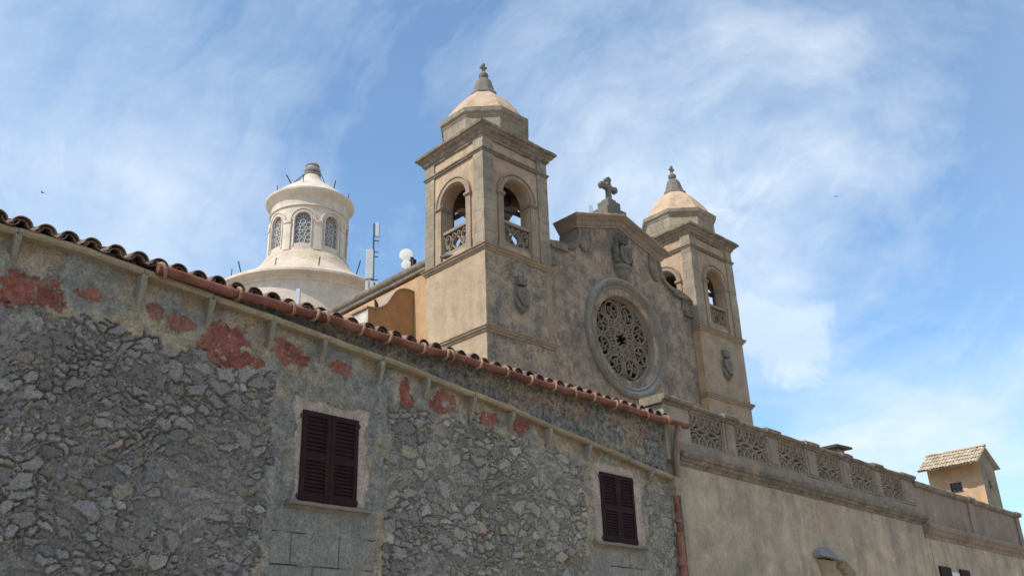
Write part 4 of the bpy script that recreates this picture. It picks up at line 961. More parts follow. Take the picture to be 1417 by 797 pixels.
# bell towers
def tower(x0, x1, side):
    y0, y1 = 18.0, 20.75; cx_, cy_ = (x0+x1)/2, (y0+y1)/2
    mb = MB(); mb.bx(x0, x1, y0, y1, 0, 13.5); mb.jit(.0, 1)
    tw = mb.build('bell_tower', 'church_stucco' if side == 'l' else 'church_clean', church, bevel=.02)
    mb = MB(); low = [(-.05, -.17), (.03, -.17), (.045, -.12), (.09, -.09), (.10, -.04), (.125, -.03), (.125, .0), (-.05, .05)]
    cornice_rect(mb, x0, x1, y0, y1, 11.08, low, 22, .008); mb.build('lower_moulding', 'trim', tw)
    mb = MB(); midp = [(-.3, -.17), (.025, -.17), (.045, -.12), (.09, -.09), (.10, -.03), (.135, -.02), (.135, .0), (.05, .045), (-.3, .06)]
    cornice_rect(mb, x0, x1, y0, y1, 13.64, midp, 36, .013); mb.build('middle_cornice', 'trim', tw)
    # corner strips of ochre plaster on the base, towards the facade
    # upper stage: four pierced walls
    a0, a1, b0, b1 = x0+.02, x1-.03, y0+.02, y1-.03; T = .42; z0, z1 = 13.65, 17.42
    mb = MB(); R = .585; zs = 15.62; zsill = 13.88
    def wall(c0, c1, mp):
        c = (c0+c1)/2; hl = [(c-R, zsill)]+[(c+R*math.cos(math.radians(180-q)), zs+R*math.sin(math.radians(180-q))) for q in range(0, 181, 12)]+[(c+R, zsill)]
        mb.plate([(c0, z0), (c1, z0), (c1, z1), (c0, z1)], [hl], -T, 0, mp)
    Fm = lambda u, v, w_: Vector((u, b0-w_, v)); Bm = lambda u, v, w_: Vector((u, b1+w_, v))
    Lm = lambda u, v, w_: Vector((a0-w_, u, v)); Rm = lambda u, v, w_: Vector((a1+w_, u, v))
    wall(a0, a1, Fm); wall(a0, a1, Bm); 
    mb2 = mb
    def wall2(mp):
        c = cy_; hl = [(c-R, zsill)]+[(c+R*math.cos(math.radians(180-q)), zs+R*math.sin(math.radians(180-q))) for q in range(0, 181, 12)]+[(c+R, zsill)]
        mb.plate([(b0+T, z0), (b1-T, z0), (b1-T, z1), (b0+T, z1)], [hl], -T, 0, mp)
    wall2(Lm); wall2(Rm)
    mb.bx(a0+.1, a1-.1, b0+.1, b1-.1, 17.30, 17.38)
    up = mb.build('belfry', 'tower_panel', tw)
    # stone corner pilasters
    mb = MB(); pw, pe = .40, .045
    for (xa, xb, ya, yb) in ((a0-pe, a0+pw, b0-pe, b0+pw), (a1-pw, a1+pe, b0-pe, b0+pw), (a0-pe, a0+pw, b1-pw, b1+pe), (a1-pw, a1+pe, b1-pw, b1+pe)):
        o = len(mb.v)
        rings = []
        for i in range(27):
            z_ = 13.66+(17.40-13.66)*i/26
            rings.append([(xa, ya, z_), ((xa+xb)/2, ya, z_), (xb, ya, z_), (xb, (ya+yb)/2, z_), (xb, yb, z_), ((xa+xb)/2, yb, z_), (xa, yb, z_), (xa, (ya+yb)/2, z_)])
        mb.loft(rings); mb.jit(.011, 3.0, o); mb.build('pilaster', 'ashlar', tw); mb = MB()
    # arches: jambs, imposts and archivolts on the four sides
    for (mp, c, nm) in ((Fm, cx_, 'f'), (Lm, cy_, 'l'), (Bm, cx_, 'b'), (Rm, cy_, 'r')):
        mb = MB()
        mb.ribbon([(c+(R+.10)*math.cos(math.radians(q)), zs+(R+.10)*math.sin(math.radians(q))) for q in range(0, 181, 9)], .17, -.06, .075, mp, ch=.16)
        mb.ribbon([(c+(R+.205)*math.cos(math.radians(q)), zs+(R+.205)*math.sin(math.radians(q))) for q in range(0, 181, 9)], .06, -.03, .10, mp, ch=.16)
        for sg in (-1, 1):
            xa = c+sg*(R+.005); xb = c+sg*(R+.215)
            mb.plate([(min(xa, xb), 13.70), (max(xa, xb), 13.70), (max(xa, xb), zs-.10), (min(xa, xb), zs-.10)], [], -.30, .055, mp)
            mb.plate([(min(xa, xb)-.02, 13.68), (max(xa, xb)+.02, 13.68), (max(xa, xb)+.02, 14.02), (min(xa, xb)-.02, 14.02)], [], -.28, .075, mp)
            q0, q1 = c+sg*(R-.04), c+sg*(R+.25)
            for zA, zB, e in ((zs-.10, zs-.06, .075), (zs-.06, zs-.0, .11), (zs+.0, zs+.03, .085)):
                mb.plate([(min(q0, q1), zA), (max(q0, q1), zA), (max(q0, q1), zB), (min(q0, q1), zB)], [], -.34, e, mp)
        mb.jit(.007, 3); mb.build('arch_surround', 'trim', tw)
        # pierced scroll balustrade
        mb = MB(); l, r_, zb_, zt_ = c-R+.01, c+R-.01, 13.86, 14.74
        mb.plate([(l, zt_-.10), (r_, zt_-.10), (r_, zt_), (l, zt_)], [], -.26, -.02, mp); mb.plate([(l, zb_), (r_, zb_), (r_, zb_+.14), (l, zb_+.14)], [], -.26, -.02, mp)
        zc_ = (zb_+zt_)/2+.02; hh = .30
        for sg in (-1, 1):
            S_ = lambda x, z_, sg=sg: (c+sg*x, zc_+z_)
            mb.ribbon([S_(.02, -.30), S_(.10, -.24), S_(.20, -.12), S_(.16, .02), S_(.06, .08), S_(.03, .18), S_(.09, .26), S_(.17, .24), S_(.18, .17), S_(.12, .15)], .062, -.20, -.06, mp)
            mb.ribbon([S_(.30, -.30), S_(.34, -.18), S_(.30, -.05), S_(.24, .05), S_(.28, .18), S_(.36, .27), S_(.45, .24), S_(.47, .15), S_(.41, .11), S_(.36, .16)], .062, -.20, -.06, mp)
            mb.ribbon([S_(.56, .28), S_(.50, .0), S_(.46, -.14), S_(.40, -.2), S_(.36, -.14), S_(.42, -.08)], .055, -.20, -.06, mp)
            mb.ribbon([S_(.20, -.12), S_(.26, -.22), S_(.34, -.26), S_(.46, -.28), S_(.55, -.25)], .05, -.20, -.06, mp)
        mb.jit(.006, 5); mb.build('scroll_balustrade', 'tracery', tw)
    # recessed frieze lines above the band, top band, main cornice
    mb = MB(); cornice_rect(mb, a0-.03, a1+.03, b0-.03, b1+.03, 16.95, [(-.1, -.11), (.035, -.11), (.045, -.06), (.075, -.045), (.075, .0), (-.1, .05)], 22, .007); mb.build('string_course', 'trim_grey', tw)
    mb = MB()
    cornice_rect(mb, a0, a1, b0, b1, 17.75, [(-.4, -.42), (.05, -.42), (.07, -.36), (.11, -.33), (.14, -.24), (.22, -.18), (.24, -.12), (.30, -.10), (.315, -.02), (.30, .0), (.02, .09), (-.4, .10)], 40, .022)
    mb.build('cornice', 'trim_grey', tw)
    # little blocks left on the cornice corner
    mb = MB(); rings = []
    ap = 1.33
    def octr(r, z_): return [(cx_+r/math.cos(PI/8)*math.cos(PI/8+k*PI/4), cy_+r/math.cos(PI/8)*math.sin(PI/8+k*PI/4), z_) for k in range(8)]
    def octs(r, z_, sub=4):
        q = octr(r, z_); out = []
        for k in range(8):
            for i in range(sub): out.append(tuple(np.array(q[k])*(1-i/sub)+np.array(q[(k+1) % 8])*i/sub))
        return out
    mb.loft([octs(ap, 17.78), octs(ap, 18.1), octs(ap, 18.46), octs(ap+.03, 18.50), octs(ap+.05, 18.56), octs(ap+.11, 18.62), octs(ap+.13, 18.76), octs(ap+.06, 18.80), octs(ap-.2, 18.84)])
    mb.jit(.016, 2.8); mb.build('octagonal_drum', 'ashlar', tw)
    mb = MB(); mb.loft([octs(r*.97, z_, 5) for r, z_ in [(1.36, 18.78), (1.30, 18.90), (1.20, 19.10), (1.09, 19.30), (.96, 19.50), (.82, 19.69), (.68, 19.86), (.55, 19.99), (.42, 20.08), (.2, 20.10)]]); mb.jit(.014, 1.8)
    mb.build('dome_cap', 'cap_plaster', tw, smooth=True)
    mb = MB(); mb.loft([octs(r*.97, z_, 3) for r, z_ in [(.40, 20.03), (.44, 20.06), (.455, 20.13), (.43, 20.20), (.38, 20.24), (.36, 20.32), (.31, 20.52), (.26, 20.70), (.21, 20.80), (.12, 20.84)]]); mb.lathe((cx_, cy_, 0), [(.10, 20.82), (.13, 20.88), (.17, 20.96), (.165, 21.04), (.11, 21.11), (.05, 21.16)], 16); mb.jit(.016, 4)
    fn = mb.build('finial', 'cross', tw, smooth=True)
    mb = MB(); cm2 = lambda u, v, w_: Vector((cx_+u*.9+w_*.3, cy_-w_-u*.25, v))
    o_ = [(-.035, 21.12), (.035, 21.12), (.035, 21.30), (.10, 21.285), (.135, 21.33), (.10, 21.385), (.035, 21.37), (.05, 21.46), (0, 21.53), (-.05, 21.46), (-.035, 21.37), (-.10, 21.385), (-.135, 21.33), (-.10, 21.285), (-.035, 21.30)]
    mb.plate(o_, [], -.035, .035, cm2); mb.build('tower_cross', 'cross', tw)
    # arms on the base panel
    mb = MB(); fm2 = lambda u, v, w_: Vector((u, y0-w_, v)); sx = cx_+.01
    body_of_rev(mb, sx, [(.02, 11.74, .04), (.10, 11.80, .09), (.24, 11.98, .12), (.31, 12.14, .13), (.28, 12.3, .10), (.30, 12.46, .09), (.26, 12.58, .05)], fm2, 12)
    mb.jit(.02, 5); am = mb.build('coat_of_arms', 'carving', tw)
    mb = MB()
    mb.plate([(sx-.22, 12.52), (sx-.10, 12.56), (sx, 12.50), (sx+.10, 12.56), (sx+.22, 12.50), (sx+.24, 12.3), (sx+.2, 12.18), (sx, 11.98), (sx-.2, 12.2), (sx-.25, 12.32)], [], .10, .16, fm2)
    for (u, v) in ((-.06, 12.40), (.07, 12.38), (0, 12.26), (.02, 12.16)): mb.plate(arc(sx+u, v, .035, 0, 320, 7), [], .15, .19, fm2)
    for pt in ([(-.24, 12.05), (-.15, 11.9), (0, 11.8), (.15, 11.9), (.26, 12.06)],): mb.ribbon([(sx+u, v) for u, v in pt], .07, .05, .15, fm2)
    cw_ = [(-.13, 12.66), (.13, 12.66), (.17, 12.80), (.19, 12.92), (.11, 12.85), (.06, 12.93), (0, 12.84), (-.06, 12.93), (-.11, 12.85), (-.19, 12.92), (-.17, 12.80)]
    mb.plate([(sx+u, v) for u, v in cw_], [], -.02, .14, fm2)
    mb.ribbon([(sx-.14, 12.67), (sx, 12.65), (sx+.14, 12.67)], .05, .05, .18, fm2)
    mb.jit(.012, 7)
    # belongs to the arms: joined into their mesh
    me2 = am.data; bm_ = bmesh.new(); bm_.from_mesh(me2)
    off = Vector(am['_org']); vs = [bm_.verts.new(Vector(p)-off) for p in mb.v]
    for f in mb.f:
        try: bm_.faces.new([vs[i] for i in f])
        except ValueError: pass
    bmesh.ops.recalc_face_normals(bm_, faces=bm_.faces); bm_.to_mesh(me2); bm_.free()
    return tw, cx_, cy_
tw1, TX1, TY1 = tower(16.50, 19.27, 'l'); tw2, TX2, TY2 = tower(27.08, 29.83, 'r')
tw1['label'] = 'nearer left bell tower, its side face sunlit'; tw2['label'] = 'farther right bell tower rising behind the gable shoulder'
# pale strip of newer plaster on the tower edge next to the facade
mb = MB(); mb.bx(19.02, 19.268, 17.992, 18.02, 11.14, 13.44); mb.build('edge_strip', 'trim', church); 
mb = MB(); mb.bx(27.072, 27.09, 18.002, 18.32, 0, 13.44); mb.build('edge_strip', 'aisle', church)

# aisles and nave body
mb = MB()
mb.bx(16.6, 29.73, 20.70, 46, 0, 13.72)
body = mb.build('aisle_wall', 'aisle', church)
mb = MB(); mb.bx(16.585, 16.7, 20.78, 21.44, 0, 13.715); mb.build('aisle_strip', 'aisle', body)
mb = MB(); pr = [(-.5, -.30), (.02, -.30), (.04, -.26), (.04, -.20), (.10, -.14), (.12, -.10), (.13, -.02), (.10, .02), (-.5, .08)]
run(mb, (16.6, 46, 14.14), (16.6, 20.70, 14.14), (-1, 0, 0), (0, 0, 1), pr, 60, .010)
mb.bx(16.75, 17.1, 20.7, 46, 13.7, 14.15)
mb.build('aisle_cornice', 'trim_grey', body)
mb = MB(); mb.bx(19.27, 27.08, 19.05, 46, 13.0, 14.0); mb.build('nave_roof', 'flat_roof', church)
# buttress with its swept top
mb = MB(); yb0, yb1 = 21.47, 22.28
prof = [(16.6, 13.25), (16.35, 13.27), (16.15, 13.24), (16.0, 13.17), (15.86, 13.05), (15.74, 12.87), (15.63, 12.68), (15.52, 12.54), (15.4, 12.44), (15.25, 12.36), (15.1, 12.32), (14.88, 12.30)]
bmap = lambda u, v, w_: Vector((u, yb0+w_, v))
mb.plate([(14.88, 0)]+[(16.62, 0)]+prof, [], 0, yb1-yb0, bmap); bt = mb.build('buttress', 'buttress', church)
mb = MB(); mb.bx(14.862, 14.884, yb0+.006, yb1+.002, 0, 12.27); mb.build('buttress_end', 'peeling', bt)
mb = MB(); mb.ribbon([(u, v+.012) for u, v in prof]+[(14.80, 12.305)], .05, -.035, yb1-yb0+.04, bmap, ch=.02); mb.build('buttress_coping', 'trim', bt)

# dome behind: low drum, sloping roof, windowed lantern with its cap
DX, DY = 23.17, 39.2
mb = MB(); mb.lathe((DX, DY, 0), [(4.32, 13.5), (4.32, 19.70), (4.35, 19.73), (4.40, 19.77), (4.40, 19.86), (4.52, 19.95), (4.60, 20.00), (4.72, 20.05), (4.75, 20.08), (4.75, 20.20), (4.70, 20.24), (4.2, 20.3)], 96)
dd = mb.build('dome_drum', 'dome', church, smooth=True)
mb = MB(); mb.lathe((DX, DY, 0), [(4.68, 20.23), (4.5, 20.38), (4.2, 20.55), (3.8, 20.78), (3.35, 21.06), (2.95, 21.36), (2.62, 21.70), (2.40, 22.02), (2.26, 22.30), (2.05, 22.42)], 96, lambda a: 1+.008*math.cos(12*a)); mb.jit(.014, 1.0)
mb.build('dome_roof', 'dome_roof', dd, smooth=True)
# lantern wall with eight arched windows
NWIN = 8; phase = 0.0
vdir = math.atan2(-DY, -DX)                          # towards the square
wa0 = vdir-math.radians(9.5)
mb = MB(); RL = 2.02; RI = 1.86; zlo, zhi = 22.36, 25.30; sill, spring, hwd = 22.80, 24.16, .43
def cyl(r, a, z_): return (DX+r*math.cos(a), DY+r*math.sin(a), z_)
for k in range(NWIN):
    ac = wa0+k*PI/4; hw_ang = hwd/RL
    cols = [-PI/8, -PI/8*.75, -hw_ang-.03]+[-hw_ang+2*hw_ang*i/14 for i in range(15)]+[hw_ang+.03, PI/8*.75, PI/8]
    def top(d): return spring+math.sqrt(max(0, hwd**2-(d*RL)**2))
    for i in range(len(cols)-1):
        d0, d1 = cols[i], cols[i+1]; A0, A1 = ac+d0, ac+d1
        inw = abs((d0+d1)/2) < hw_ang
        def q(r, zA0, zB0, zA1, zB1): mb.add([cyl(r, A0, zA0), cyl(r, A1, zA1), cyl(r, A1, zB1), cyl(r, A0, zB0)], [(0, 1, 2, 3)])
        if inw:
            q(RL, zlo, sill, zlo, sill); q(RL, top(d0), zhi, top(d1), zhi)
            mb.add([cyl(RL, A0, sill), cyl(RL, A1, sill), cyl(RI, A1, sill), cyl(RI, A0, sill)], [(0, 1, 2, 3)])
            mb.add([cyl(RL, A0, top(d0)), cyl(RL, A1, top(d1)), cyl(RI, A1, top(d1)), cyl(RI, A0, top(d0))], [(3, 2, 1, 0)])
        else: q(RL, zlo, zhi, zlo, zhi)
    for d in (-hw_ang, hw_ang):
        a = ac+d; mb.add([cyl(RL, a, sill), cyl(RI, a, sill), cyl(RI, a, spring), cyl(RL, a, spring)], [(0, 1, 2, 3)])
mb.lathe((DX, DY, 0), [(RI-.10, zlo+.1), (RI-.10, zhi)], 64)
lan = mb.build('lantern', 'dome', church, smooth=True, recalc=False)
for k in range(NWIN):
    ac = wa0+k*PI/4; lmap = lambda u, v, w_, ac=ac: Vector(cyl(RL+w_, ac+u/RL, v))
    if math.cos(ac-vdir) < -.3: continue
    mb = MB(); mb.ribbon([(-(hwd+.02), 22.65)]+[(-(hwd+.02), 22.8), (-(hwd+.02), 23.5)]+[( -(hwd+.02)*math.cos(math.radians(q)), spring+(hwd+.02)*math.sin(math.radians(q))) for q in range(0, 181, 10)]+[((hwd+.02), 23.5), ((hwd+.02), 22.8), (hwd+.02, 22.65)], .07, -.03, .05, lmap, ch=.1)
    mb.ribbon([((hwd+.20)*math.cos(math.radians(q)), spring+(hwd+.20)*math.sin(math.radians(q))) for q in range(0, 181, 9)], .10, -.02, .08, lmap, ch=.15)
    mb.ribbon([((hwd+.10)*math.cos(math.radians(q)), spring+(hwd+.10)*math.sin(math.radians(q))) for q in range(0, 181, 9)], .09, -.02, .045, lmap, ch=.15)
    mb.build('arch_moulding', 'dome', lan)
    mb = MB(); u0 = PI/8*RL
    for i in range(4):
        ua, ub = u0-.20+.1*i, u0-.10+.1*i
        mb.plate([(ua, 22.46), (ub, 22.46), (ub, 23.98), (ua, 23.98)], [], -.03, .075, lmap); mb.plate([(ua, 23.98), (ub, 23.98), (ub, 24.13), (ua, 24.13)], [], -.03, .12, lmap)
    mb.build('pilaster', 'dome', lan)
    mb = MB()
    ins = [(-.43, sill)]
    def ip(u): return spring+math.sqrt(max(0, .43**2-u*u))
    for i in range(8):
        ua, ub = -.43+.86*i/8, -.43+.86*(i+1)/8
        mb.add([lmap(ua, sill, -.145), lmap(ub, sill, -.145), lmap(ub, ip(ub), -.145), lmap(ua, ip(ua), -.145)], [(0, 1, 2, 3)])
    wg = mb.build('lantern_window', 'dome_glass', lan, recalc=False)
    mb = MB()
    for (u, v) in [(0, z_) for z_ in (22.98, 23.34, 23.70, 24.06)]+[(sg*.31, z_) for sg in (-1, 1) for z_ in (23.16, 23.52, 23.88)]:
        mb.ribbon([(u+.155*math.cos(2*PI*i/6+PI/6), v+.155*math.sin(2*PI*i/6+PI/6)) for i in range(6)], .05, -.14, -.10, lmap, closed=True)
    for ang in (25, 60, 90, 120, 155): mb.ribbon([(.17*math.cos(math.radians(ang)), 24.22+.1*math.sin(math.radians(ang))), (.30*math.cos(math.radians(ang)), 24.24+.2*math.sin(math.radians(ang))), (.42*math.cos(math.radians(ang)), 24.16+.40*math.sin(math.radians(ang)))], .035, -.14, -.10, lmap)
    mb.build('window_tracery', 'dome_tracery', lan)
mb = MB(); mb.lathe((DX, DY, 0), [(1.9, 24.94), (2.06, 24.96), (2.10, 25.0), (2.08, 25.06), (2.03, 25.08), (2.03, 25.50), (2.06, 25.56), (2.16, 25.64), (2.26, 25.72), (2.34, 25.80), (2.36, 25.86), (2.36, 25.94), (2.28, 26.00), (2.1, 26.08)], 96)
# the band sits lower on the drum
mb.build('lantern_cornice', 'dome', lan, smooth=True)
mb = MB(); mb.lathe((DX, DY, 0), [(2.24, 26.02), (2.0, 26.24), (1.7, 26.52), (1.4, 26.78), (1.15, 26.98), (.95, 27.12), (.78, 27.26), (.62, 27.44), (.52, 27.60), (.46, 27.74), (.40, 27.84), (.2, 27.86)], 64); mb.jit(.008, 2)
mb.build('lantern_cap', 'dome', lan, smooth=True)
mb = MB(); mb.lathe((DX, DY, 0), [(.36, 27.80), (.46, 27.86), (.47, 27.93), (.36, 27.98), (.32, 28.02), (.43, 28.10), (.44, 28.22), (.36, 28.34), (.34, 28.40), (.38, 28.46), (.30, 28.58), (.16, 28.68), (.05, 28.72)], 20); mb.jit(.03, 4)
mb.build('lantern_finial', 'crest', lan, smooth=True)
# iron spikes and lightning rods
def spike(base, tip, r=.03):
    mb = MB(); mb.tube([base, tip], r, 6); mb.build('spike', 'iron', lan)
rv_ = Vector((math.sin(vdir+PI)*1, -math.cos(vdir+PI), 0)); fv = Vector((math.cos(vdir), math.sin(vdir), 0))   # to the right as seen from the square, towards the square
DC = Vector((DX, DY, 0))
def dpt(r_, f_, z_): return DC+rv_*r_+fv*f_+Vector((0, 0, z_))
for (a, b_, rr) in [((-1.45, .6, 26.45), (-.45, .3, 27.75), .03), ((-1.2, .9, 26.6), (-.6, .8, 27.1), .03), ((-1.05, .9, 26.75), (-1.35, .9, 27.3), .035),
                    ((1.15, 1.0, 26.5), (1.25, 1.0, 27.15), .035), ((.75, .6, 27.0), (.45, .3, 27.9), .02), ((-.45, 1.6, 26.5), (-.45, 1.6, 27.0), .025), ((1.95, .9, 25.95), (1.98, .9, 26.45), .025), ((-1.75, 1.0, 26.1), (-1.78, 1.0, 26.55), .025),
                    ((-3.1, 2.2, 20.7), (-3.3, 2.3, 21.4), .03), ((-3.6, 1.9, 20.6), (-3.6, 1.9, 21.15), .025), ((-1.5, 3.6, 20.6), (-1.45, 3.65, 21.1), .025), ((.55, 3.7, 20.6), (.6, 3.75, 21.25), .03), ((2.4, 3.0, 20.65), (2.6, 3.1, 21.5), .03)]:
    spike(dpt(*a), dpt(*b_), rr)

# ------------------------------------------------------------------ bells
def bell(cx_, cy_, label):
    bt_ = thing('bell', label, 'bell', (cx_, cy_, 14.6), 'bells hanging in the two towers')
    mb = MB(); mb.lathe((cx_, cy_, 0), [(.66, 15.25), (.69, 15.27), (.62, 15.42), (.53, 15.62), (.47, 15.85), (.43, 16.05), (.34, 16.20), (.12, 16.26)], 32); mb.build('bell_body', 'bell', bt_, smooth=True)
    mb = MB(); mb.bx(cx_-1.0, cx_+1.0, cy_-.17, cy_+.17, 16.24, 16.56); mb.bx(cx_-.15, cx_+.15, cy_-1.0, cy_+1.0, 16.57, 16.80); mb.bx(cx_-.35, cx_+.35, cy_-.13, cy_+.13, 16.56, 16.9)
    mb.bx(cx_-1.0, cx_+1.0, cy_-.62, cy_-.5, 15.62, 15.76); mb.bx(cx_-.62, cx_-.5, cy_-1.0, cy_+1.0, 15.62, 15.76)
    mb.build('headstock', 'wood', bt_, bevel=.02)
    mb = MB(); mb.tube([(cx_, cy_, 16.2), (cx_+.02, cy_, 15.2)], .03, 8); mb.lathe((cx_+.02, cy_, 15.08), [(.02, 0), (.07, .05), (.09, .11), (.04, .17)], 12); mb.build('clapper', 'iron', bt_)
    return bt_
bell(TX1, TY1, 'dark bronze bell under a heavy wooden headstock inside the nearer left tower'); bell(TX2, TY2, 'dark bell hanging in the farther right tower behind the gable')

# ------------------------------------------------------------------ roof furniture
ms = thing('antenna_mast', 'grey telecom mast with stacked panel antennas behind the aisle roof edge', 'antenna', (17.5, 25.1, 13.72))
mb = MB(); mb.tube([(17.53, 25.10, 13.72), (17.53, 25.10, 16.4)], .05, 10); mb.tube([(17.53, 25.10, 16.2), (17.53, 25.10, 17.45)], .028, 8)
for z_ in (15.05, 15.2, 16.12, 16.3, 16.75, 16.95): mb.tube([(17.53, 25.10, z_), (17.53+.16, 25.10-.1, z_)], .018, 6)
mb.build('pole', 'iron', ms)
for (dx_, dy_, z0, z1, wv, dv) in ((-.14, .0, 15.18, 16.34, .27, .14), (.10, -.10, 16.90, 17.48, .13, .09), (-.19, .04, 13.8, 15.10, .13, .12), (-.05, -.05, 13.8, 15.12, .13, .12), (.10, -.15, 13.8, 15.06, .12, .10)):
    mb = MB(); mb.box((17.53+dx_, 25.10+dy_, (z0+z1)/2), (wv, dv, z1-z0), rz=math.radians(-45)); mb.build('panel_antenna', 'antenna_white', ms, bevel=.02)
di = thing('microwave_dish', 'round white microwave dish in front of a smaller one above the aisle cornice', 'dish', (17.5, 23.1, 13.72))
mb = MB(); mb.tube([(17.68, 23.05, 13.7), (17.68, 23.05, 15.45)], .04, 8); mb.build('pole', 'steel', di)
vd = Vector((-17.5, -23.1, 0)).normalized(); sidev = Vector((vd.y, -vd.x, 0))
def disc(c, r, name, dep=.16):
    mb = MB(); rings = []
    ax = vd; u_ = Vector((-vd.y, vd.x, 0)); v_ = Vector((0, 0, 1)); c = Vector(c)
    for (rr, w_) in ((r*.7, -dep), (r, -dep*.6), (r, .0), (r*.985, .02), (r*.6, .03), (.01, .035)):
        rings.append([c+ax*w_+u_*rr*math.cos(2*PI*k/32)+v_*rr*math.sin(2*PI*k/32) for k in range(32)])
    mb.loft(rings); return mb.build(name, 'dish', di, smooth=True)
disc((17.50, 23.10, 15.44), .235, 'radome'); disc((17.50, 23.08, 15.06), .175, 'lower_radome')
mb = MB(); mb.bx(17.6, 17.72, 22.95, 23.07, 15.0, 15.35); mb.bx(17.62, 17.76, 22.86, 22.94, 15.05, 15.25); mb.build('bracket', 'iron', di)
an = thing('panel_antenna', 'small white panel antenna standing before the low dome drum', 'antenna', (20.0, 34.4, 14.0))
mb = MB(); mb.tube([(20.04, 34.45, 13.9), (20.04, 34.45, 18.55)], .04, 8); mb.build('pole', 'steel', an)
mb = MB(); mb.box((19.98, 34.40, 18.15), (.20, .12, .95), rz=math.radians(-48)); mb.build('housing', 'antenna_white', an, bevel=.02)
an2 = thing('panel_antenna', 'small grey panel antenna peeping above the gable cornice beside the cross', 'antenna', (26.0, 21.9, 14.0))
mb = MB(); mb.tube([(26.05, 21.9, 13.9), (26.05, 21.9, 19.45)], .035, 8); mb.build('pole', 'steel', an2)
mb = MB(); mb.box((26.0, 21.86, 19.45), (.17, .10, .75), rz=math.radians(-45)); mb.build('housing', 'antenna_white', an2, bevel=.02)

# chimney cap behind the balustrade
ch = thing('chimney', 'low chimney with a dark flat slab just above the balustrade', 'chimney', P(25.6, 6.1, -.8))
mb = MB(); mb.bx(26.47, 26.97, -1.0, -.55, 6.0, 7.88, mp=Pm); mb.build('stack', 'balustrade', ch)
mb = MB(); mb.box((0, 0, 0), (1.05, .8, .07), mp=lambda x, y, z: P(26.72+x, 7.93+z+.05*x, -.8+y)); mb.jit(.02, 3); mb.build('slab', 'slab', ch)

# ------------------------------------------------------------------ hut on the far roof
hut = thing('rooftop_hut', 'small ochre hut with a pale tiled roof on the far end of the roof', 'hut', (49.5, 18.3, 5.7))
hx0, hx1, hy0, hy1 = 48.63, 50.45, 17.0, 19.65; ez, ax_, az = 11.15, 49.42, 12.02
mb = MB()
mb.plate([(hy0+.004, 5.7), (hy1-.004, 5.7), (hy1-.004, 11.45), (hy0+.004, 11.45)], [[(18.06, 9.98), (18.66, 9.98), (18.66, 10.44), (18.06, 10.44)]], -.2, 0, lambda u, v, w_: Vector((hx0-w_, u, v)))
hwl = mb.build('wall', 'hut_ochre', hut)
mb = MB(); mb.plate([(hx0+.004, 5.7), (hx1, 5.7), (hx1, 11.12), (ax_+.02, 11.98), (hx0+.004, 11.4)], [[(49.30, 10.02), (49.62, 10.02), (49.62, 10.42), (49.30, 10.42)]], 0, .2, lambda u, v, w_: Vector((u, hy0+w_, v)))
mb.plate([(hx0+.004, 5.7), (hx1, 5.7), (hx1, 11.12), (ax_+.02, 11.98), (hx0+.004, 11.4)], [], 0, .2, lambda u, v, w_: Vector((u, hy1-.2+w_, v)))
mb.bx(hx1-.2, hx1-.004, hy0+.19, hy1-.19, 5.7, 11.1)
mb.build('gable_wall', 'hut_gable', hut)
mb = MB(); mb.bx(hx0-.02, hx0+.1, 18.03, 18.69, 9.95, 9.985); mb.bx(hx0+.1, hx0+.13, 18.0, 18.7, 9.9, 10.5)
hwn = mb.build('window', 'dark_glass', hut)
mb = MB()
for y_ in (18.08, 18.26, 18.46, 18.64): mb.bx(hx0+.03, hx0+.07, y_-.02, y_+.02, 9.98, 10.44)
mb.bx(hx0+.03, hx0+.065, 18.06, 18.66, 10.2, 10.23); mb.build('window_bars', 'wood', hwn)
mb = MB(); mb.bx(49.28, 49.64, hy0+.08, hy0+.12, 10.0, 10.45); mb.build('window', 'dark_glass', hut)
# roof slopes with rows of tiles running to the eaves
mb = MB(); y0_, y1_ = 16.80, 19.80; L = (47.86, 11.12); Rr_ = (50.78, 11.12); A = (49.35, 12.06)
mb.plate([(L[0], L[1]-.03), (A[0], A[1]-.04), (Rr_[0], Rr_[1]-.03), (Rr_[0], Rr_[1]+.03), (A[0], A[1]+.03), (L[0], L[1]+.03)], [], -y1_, -y0_, lambda u, v, w_: Vector((u, -w_, v)))
ny_ = 19
for i in range(ny_):
    yy = y0_+.10+(y1_-y0_-.2)*i/(ny_-1)
    for (E_, sg) in ((L, 1), (Rr_, -1)):
        d = Vector((A[0]-E_[0], 0, A[1]-E_[1])); ln = d.length; d.normalize(); nrm = Vector((-d.z, 0, d.x))*sg
        if nrm.z < 0: nrm = -nrm
        for c in range(4):
            a = ln*c/4-.03 if c else -.07+random.uniform(-.03, .02); b_ = ln*(c+1)/4+.05; yj = yy+random.uniform(-.02, .02); rings = []
            for (tt, r, lift) in ((a, .085+random.uniform(-.008, .012), .05+random.uniform(-.012, .012)), (b_, .07, .02)):
                p = Vector((E_[0], yj, E_[1]))+d*tt+nrm*lift
                o_ = [p+Vector((0, 1, 0))*r*math.cos(PI*k/7)+nrm*r*.8*math.sin(PI*k/7) for k in range(8)]
                i_ = [p+Vector((0, 1, 0))*(r-.018)*math.cos(PI*k/7)+nrm*(r-.018)*.8*math.sin(PI*k/7) for k in range(8)]
                rings.append(o_+i_[::-1])
            mb.loft(rings)
rings = []
for i in range(9):
    y_ = y0_-.03+(y1_-y0_+.06)*i/8; rings.append([Vector((A[0]+.13*math.cos(PI*k/7), y_, A[1]+.05+.10*math.sin(PI*k/7)+.012*math.sin(i*2.1))) for k in range(8)])
mb.loft(rings)
mb.build('roof', 'tile_pale', hut)

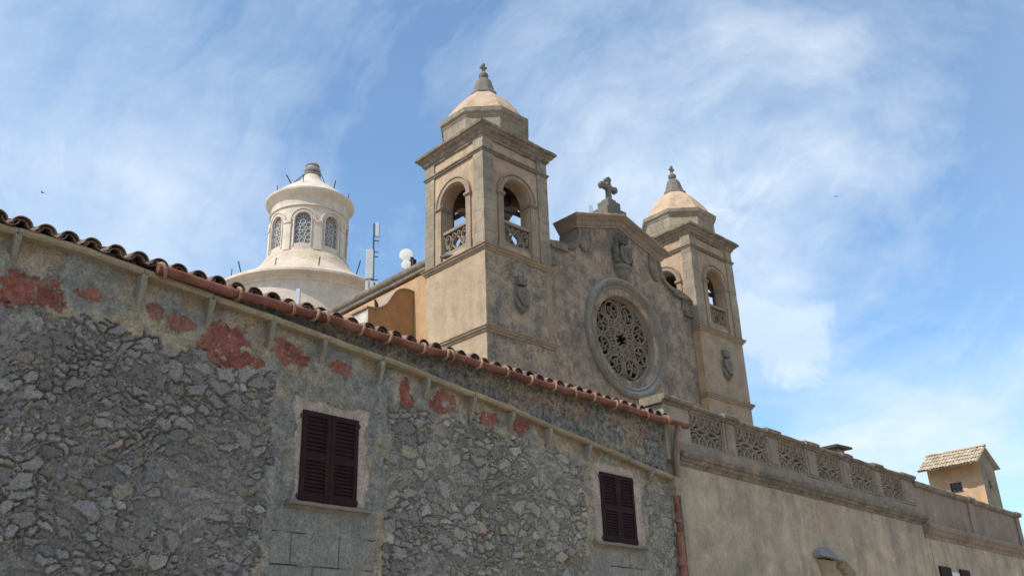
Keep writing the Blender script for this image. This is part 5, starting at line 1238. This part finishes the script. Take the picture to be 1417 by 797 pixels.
# ------------------------------------------------------------------ birds
def bird_sit(loc, label, hd, mat, sc=1.0, lying=False):
    bt_ = MB(); c = Vector(loc); f = Vector((math.cos(hd), math.sin(hd), 0)); s_ = Vector((-f.y, f.x, 0))
    if lying: path = [(-.24, .05, .012), (-.16, .06, .03), (-.06, .075, .065), (.04, .085, .075), (.10, .10, .055), (.14, .125, .04), (.17, .135, .042), (.20, .13, .03), (.225, .125, .008)]
    else: path = [(-.15, .02, .012), (-.10, .06, .025), (-.05, .11, .06), (.0, .16, .075), (.03, .21, .065), (.045, .25, .042), (.06, .28, .042), (.085, .29, .03), (.12, .285, .006)]
    rings = []
    for (a, h, r) in path:
        p = c+f*a*sc+Vector((0, 0, h*sc)); rings.append([p+s_*r*sc*.85*math.cos(2*PI*k/10)+(Vector((0, 0, 1))*.9-f*.35)*r*sc*math.sin(2*PI*k/10) for k in range(10)])
    bt_.loft(rings)
    if not lying:
        for sg in (-1, 1): bt_.tube([c+s_*.025*sg*sc+Vector((0, 0, .09*sc)), c+s_*.03*sg*sc+f*.01], .007*sc, 5)
    o = bt_.build('bird', mat, origin=loc, smooth=True)
    return tag(o, label, 'bird')
bird_sit((15.36, 21.75, 12.44), 'black bird perched on the swept coping of the orange buttress', math.radians(200), 'feather', 1.0)
bird_sit((16.38, 19.62, 13.675), 'dark grey pigeon crouching on the left tower ledge below the belfry balustrade', math.radians(95), 'feather_grey', 1.2, True)
def bird_fly(loc, label, hd, span):
    mb = MB(); c = Vector(loc); f = Vector((math.cos(hd), math.sin(hd), 0)); s_ = Vector((-f.y, f.x, 0)); u_ = Vector((0, 0, 1)); k = span
    rings = [[c+f*a*k+s_*r*k*math.cos(2*PI*j/8)+u_*r*k*math.sin(2*PI*j/8) for j in range(8)] for a, r in ((-.32, .01), (-.2, .035), (-.05, .07), (.1, .07), (.2, .05), (.27, .045), (.33, .01))]
    mb.loft(rings)
    for sg in (-1, 1):
        w_ = []
        for (q, fa, fb, h) in ((.03, -.08, .12, .03), (.2, -.06, .14, .12), (.36, -.10, .08, .14), (.52, -.17, -.12, .09)):
            w_.append([c+s_*sg*q*k+f*fa*k+u_*h*k, c+s_*sg*q*k+f*fb*k+u_*h*k, c+s_*sg*q*k+f*fb*k+u_*(h+.02)*k, c+s_*sg*q*k+f*fa*k+u_*(h+.015)*k])
        mb.loft(w_)
    o = mb.build('bird', 'feather', origin=loc); return tag(o, label, 'bird')
bird_fly((16.49, 64.9, 35.43), 'tiny dark bird flying in the sky above the tiled roof at the far left', 2.2, .42)
bird_fly((61.33, 27.22, 35.16), 'tiny dark bird flying in the clear sky right of the towers', .6, .34)

for o in bpy.data.objects:
    if '_org' in o: del o['_org']
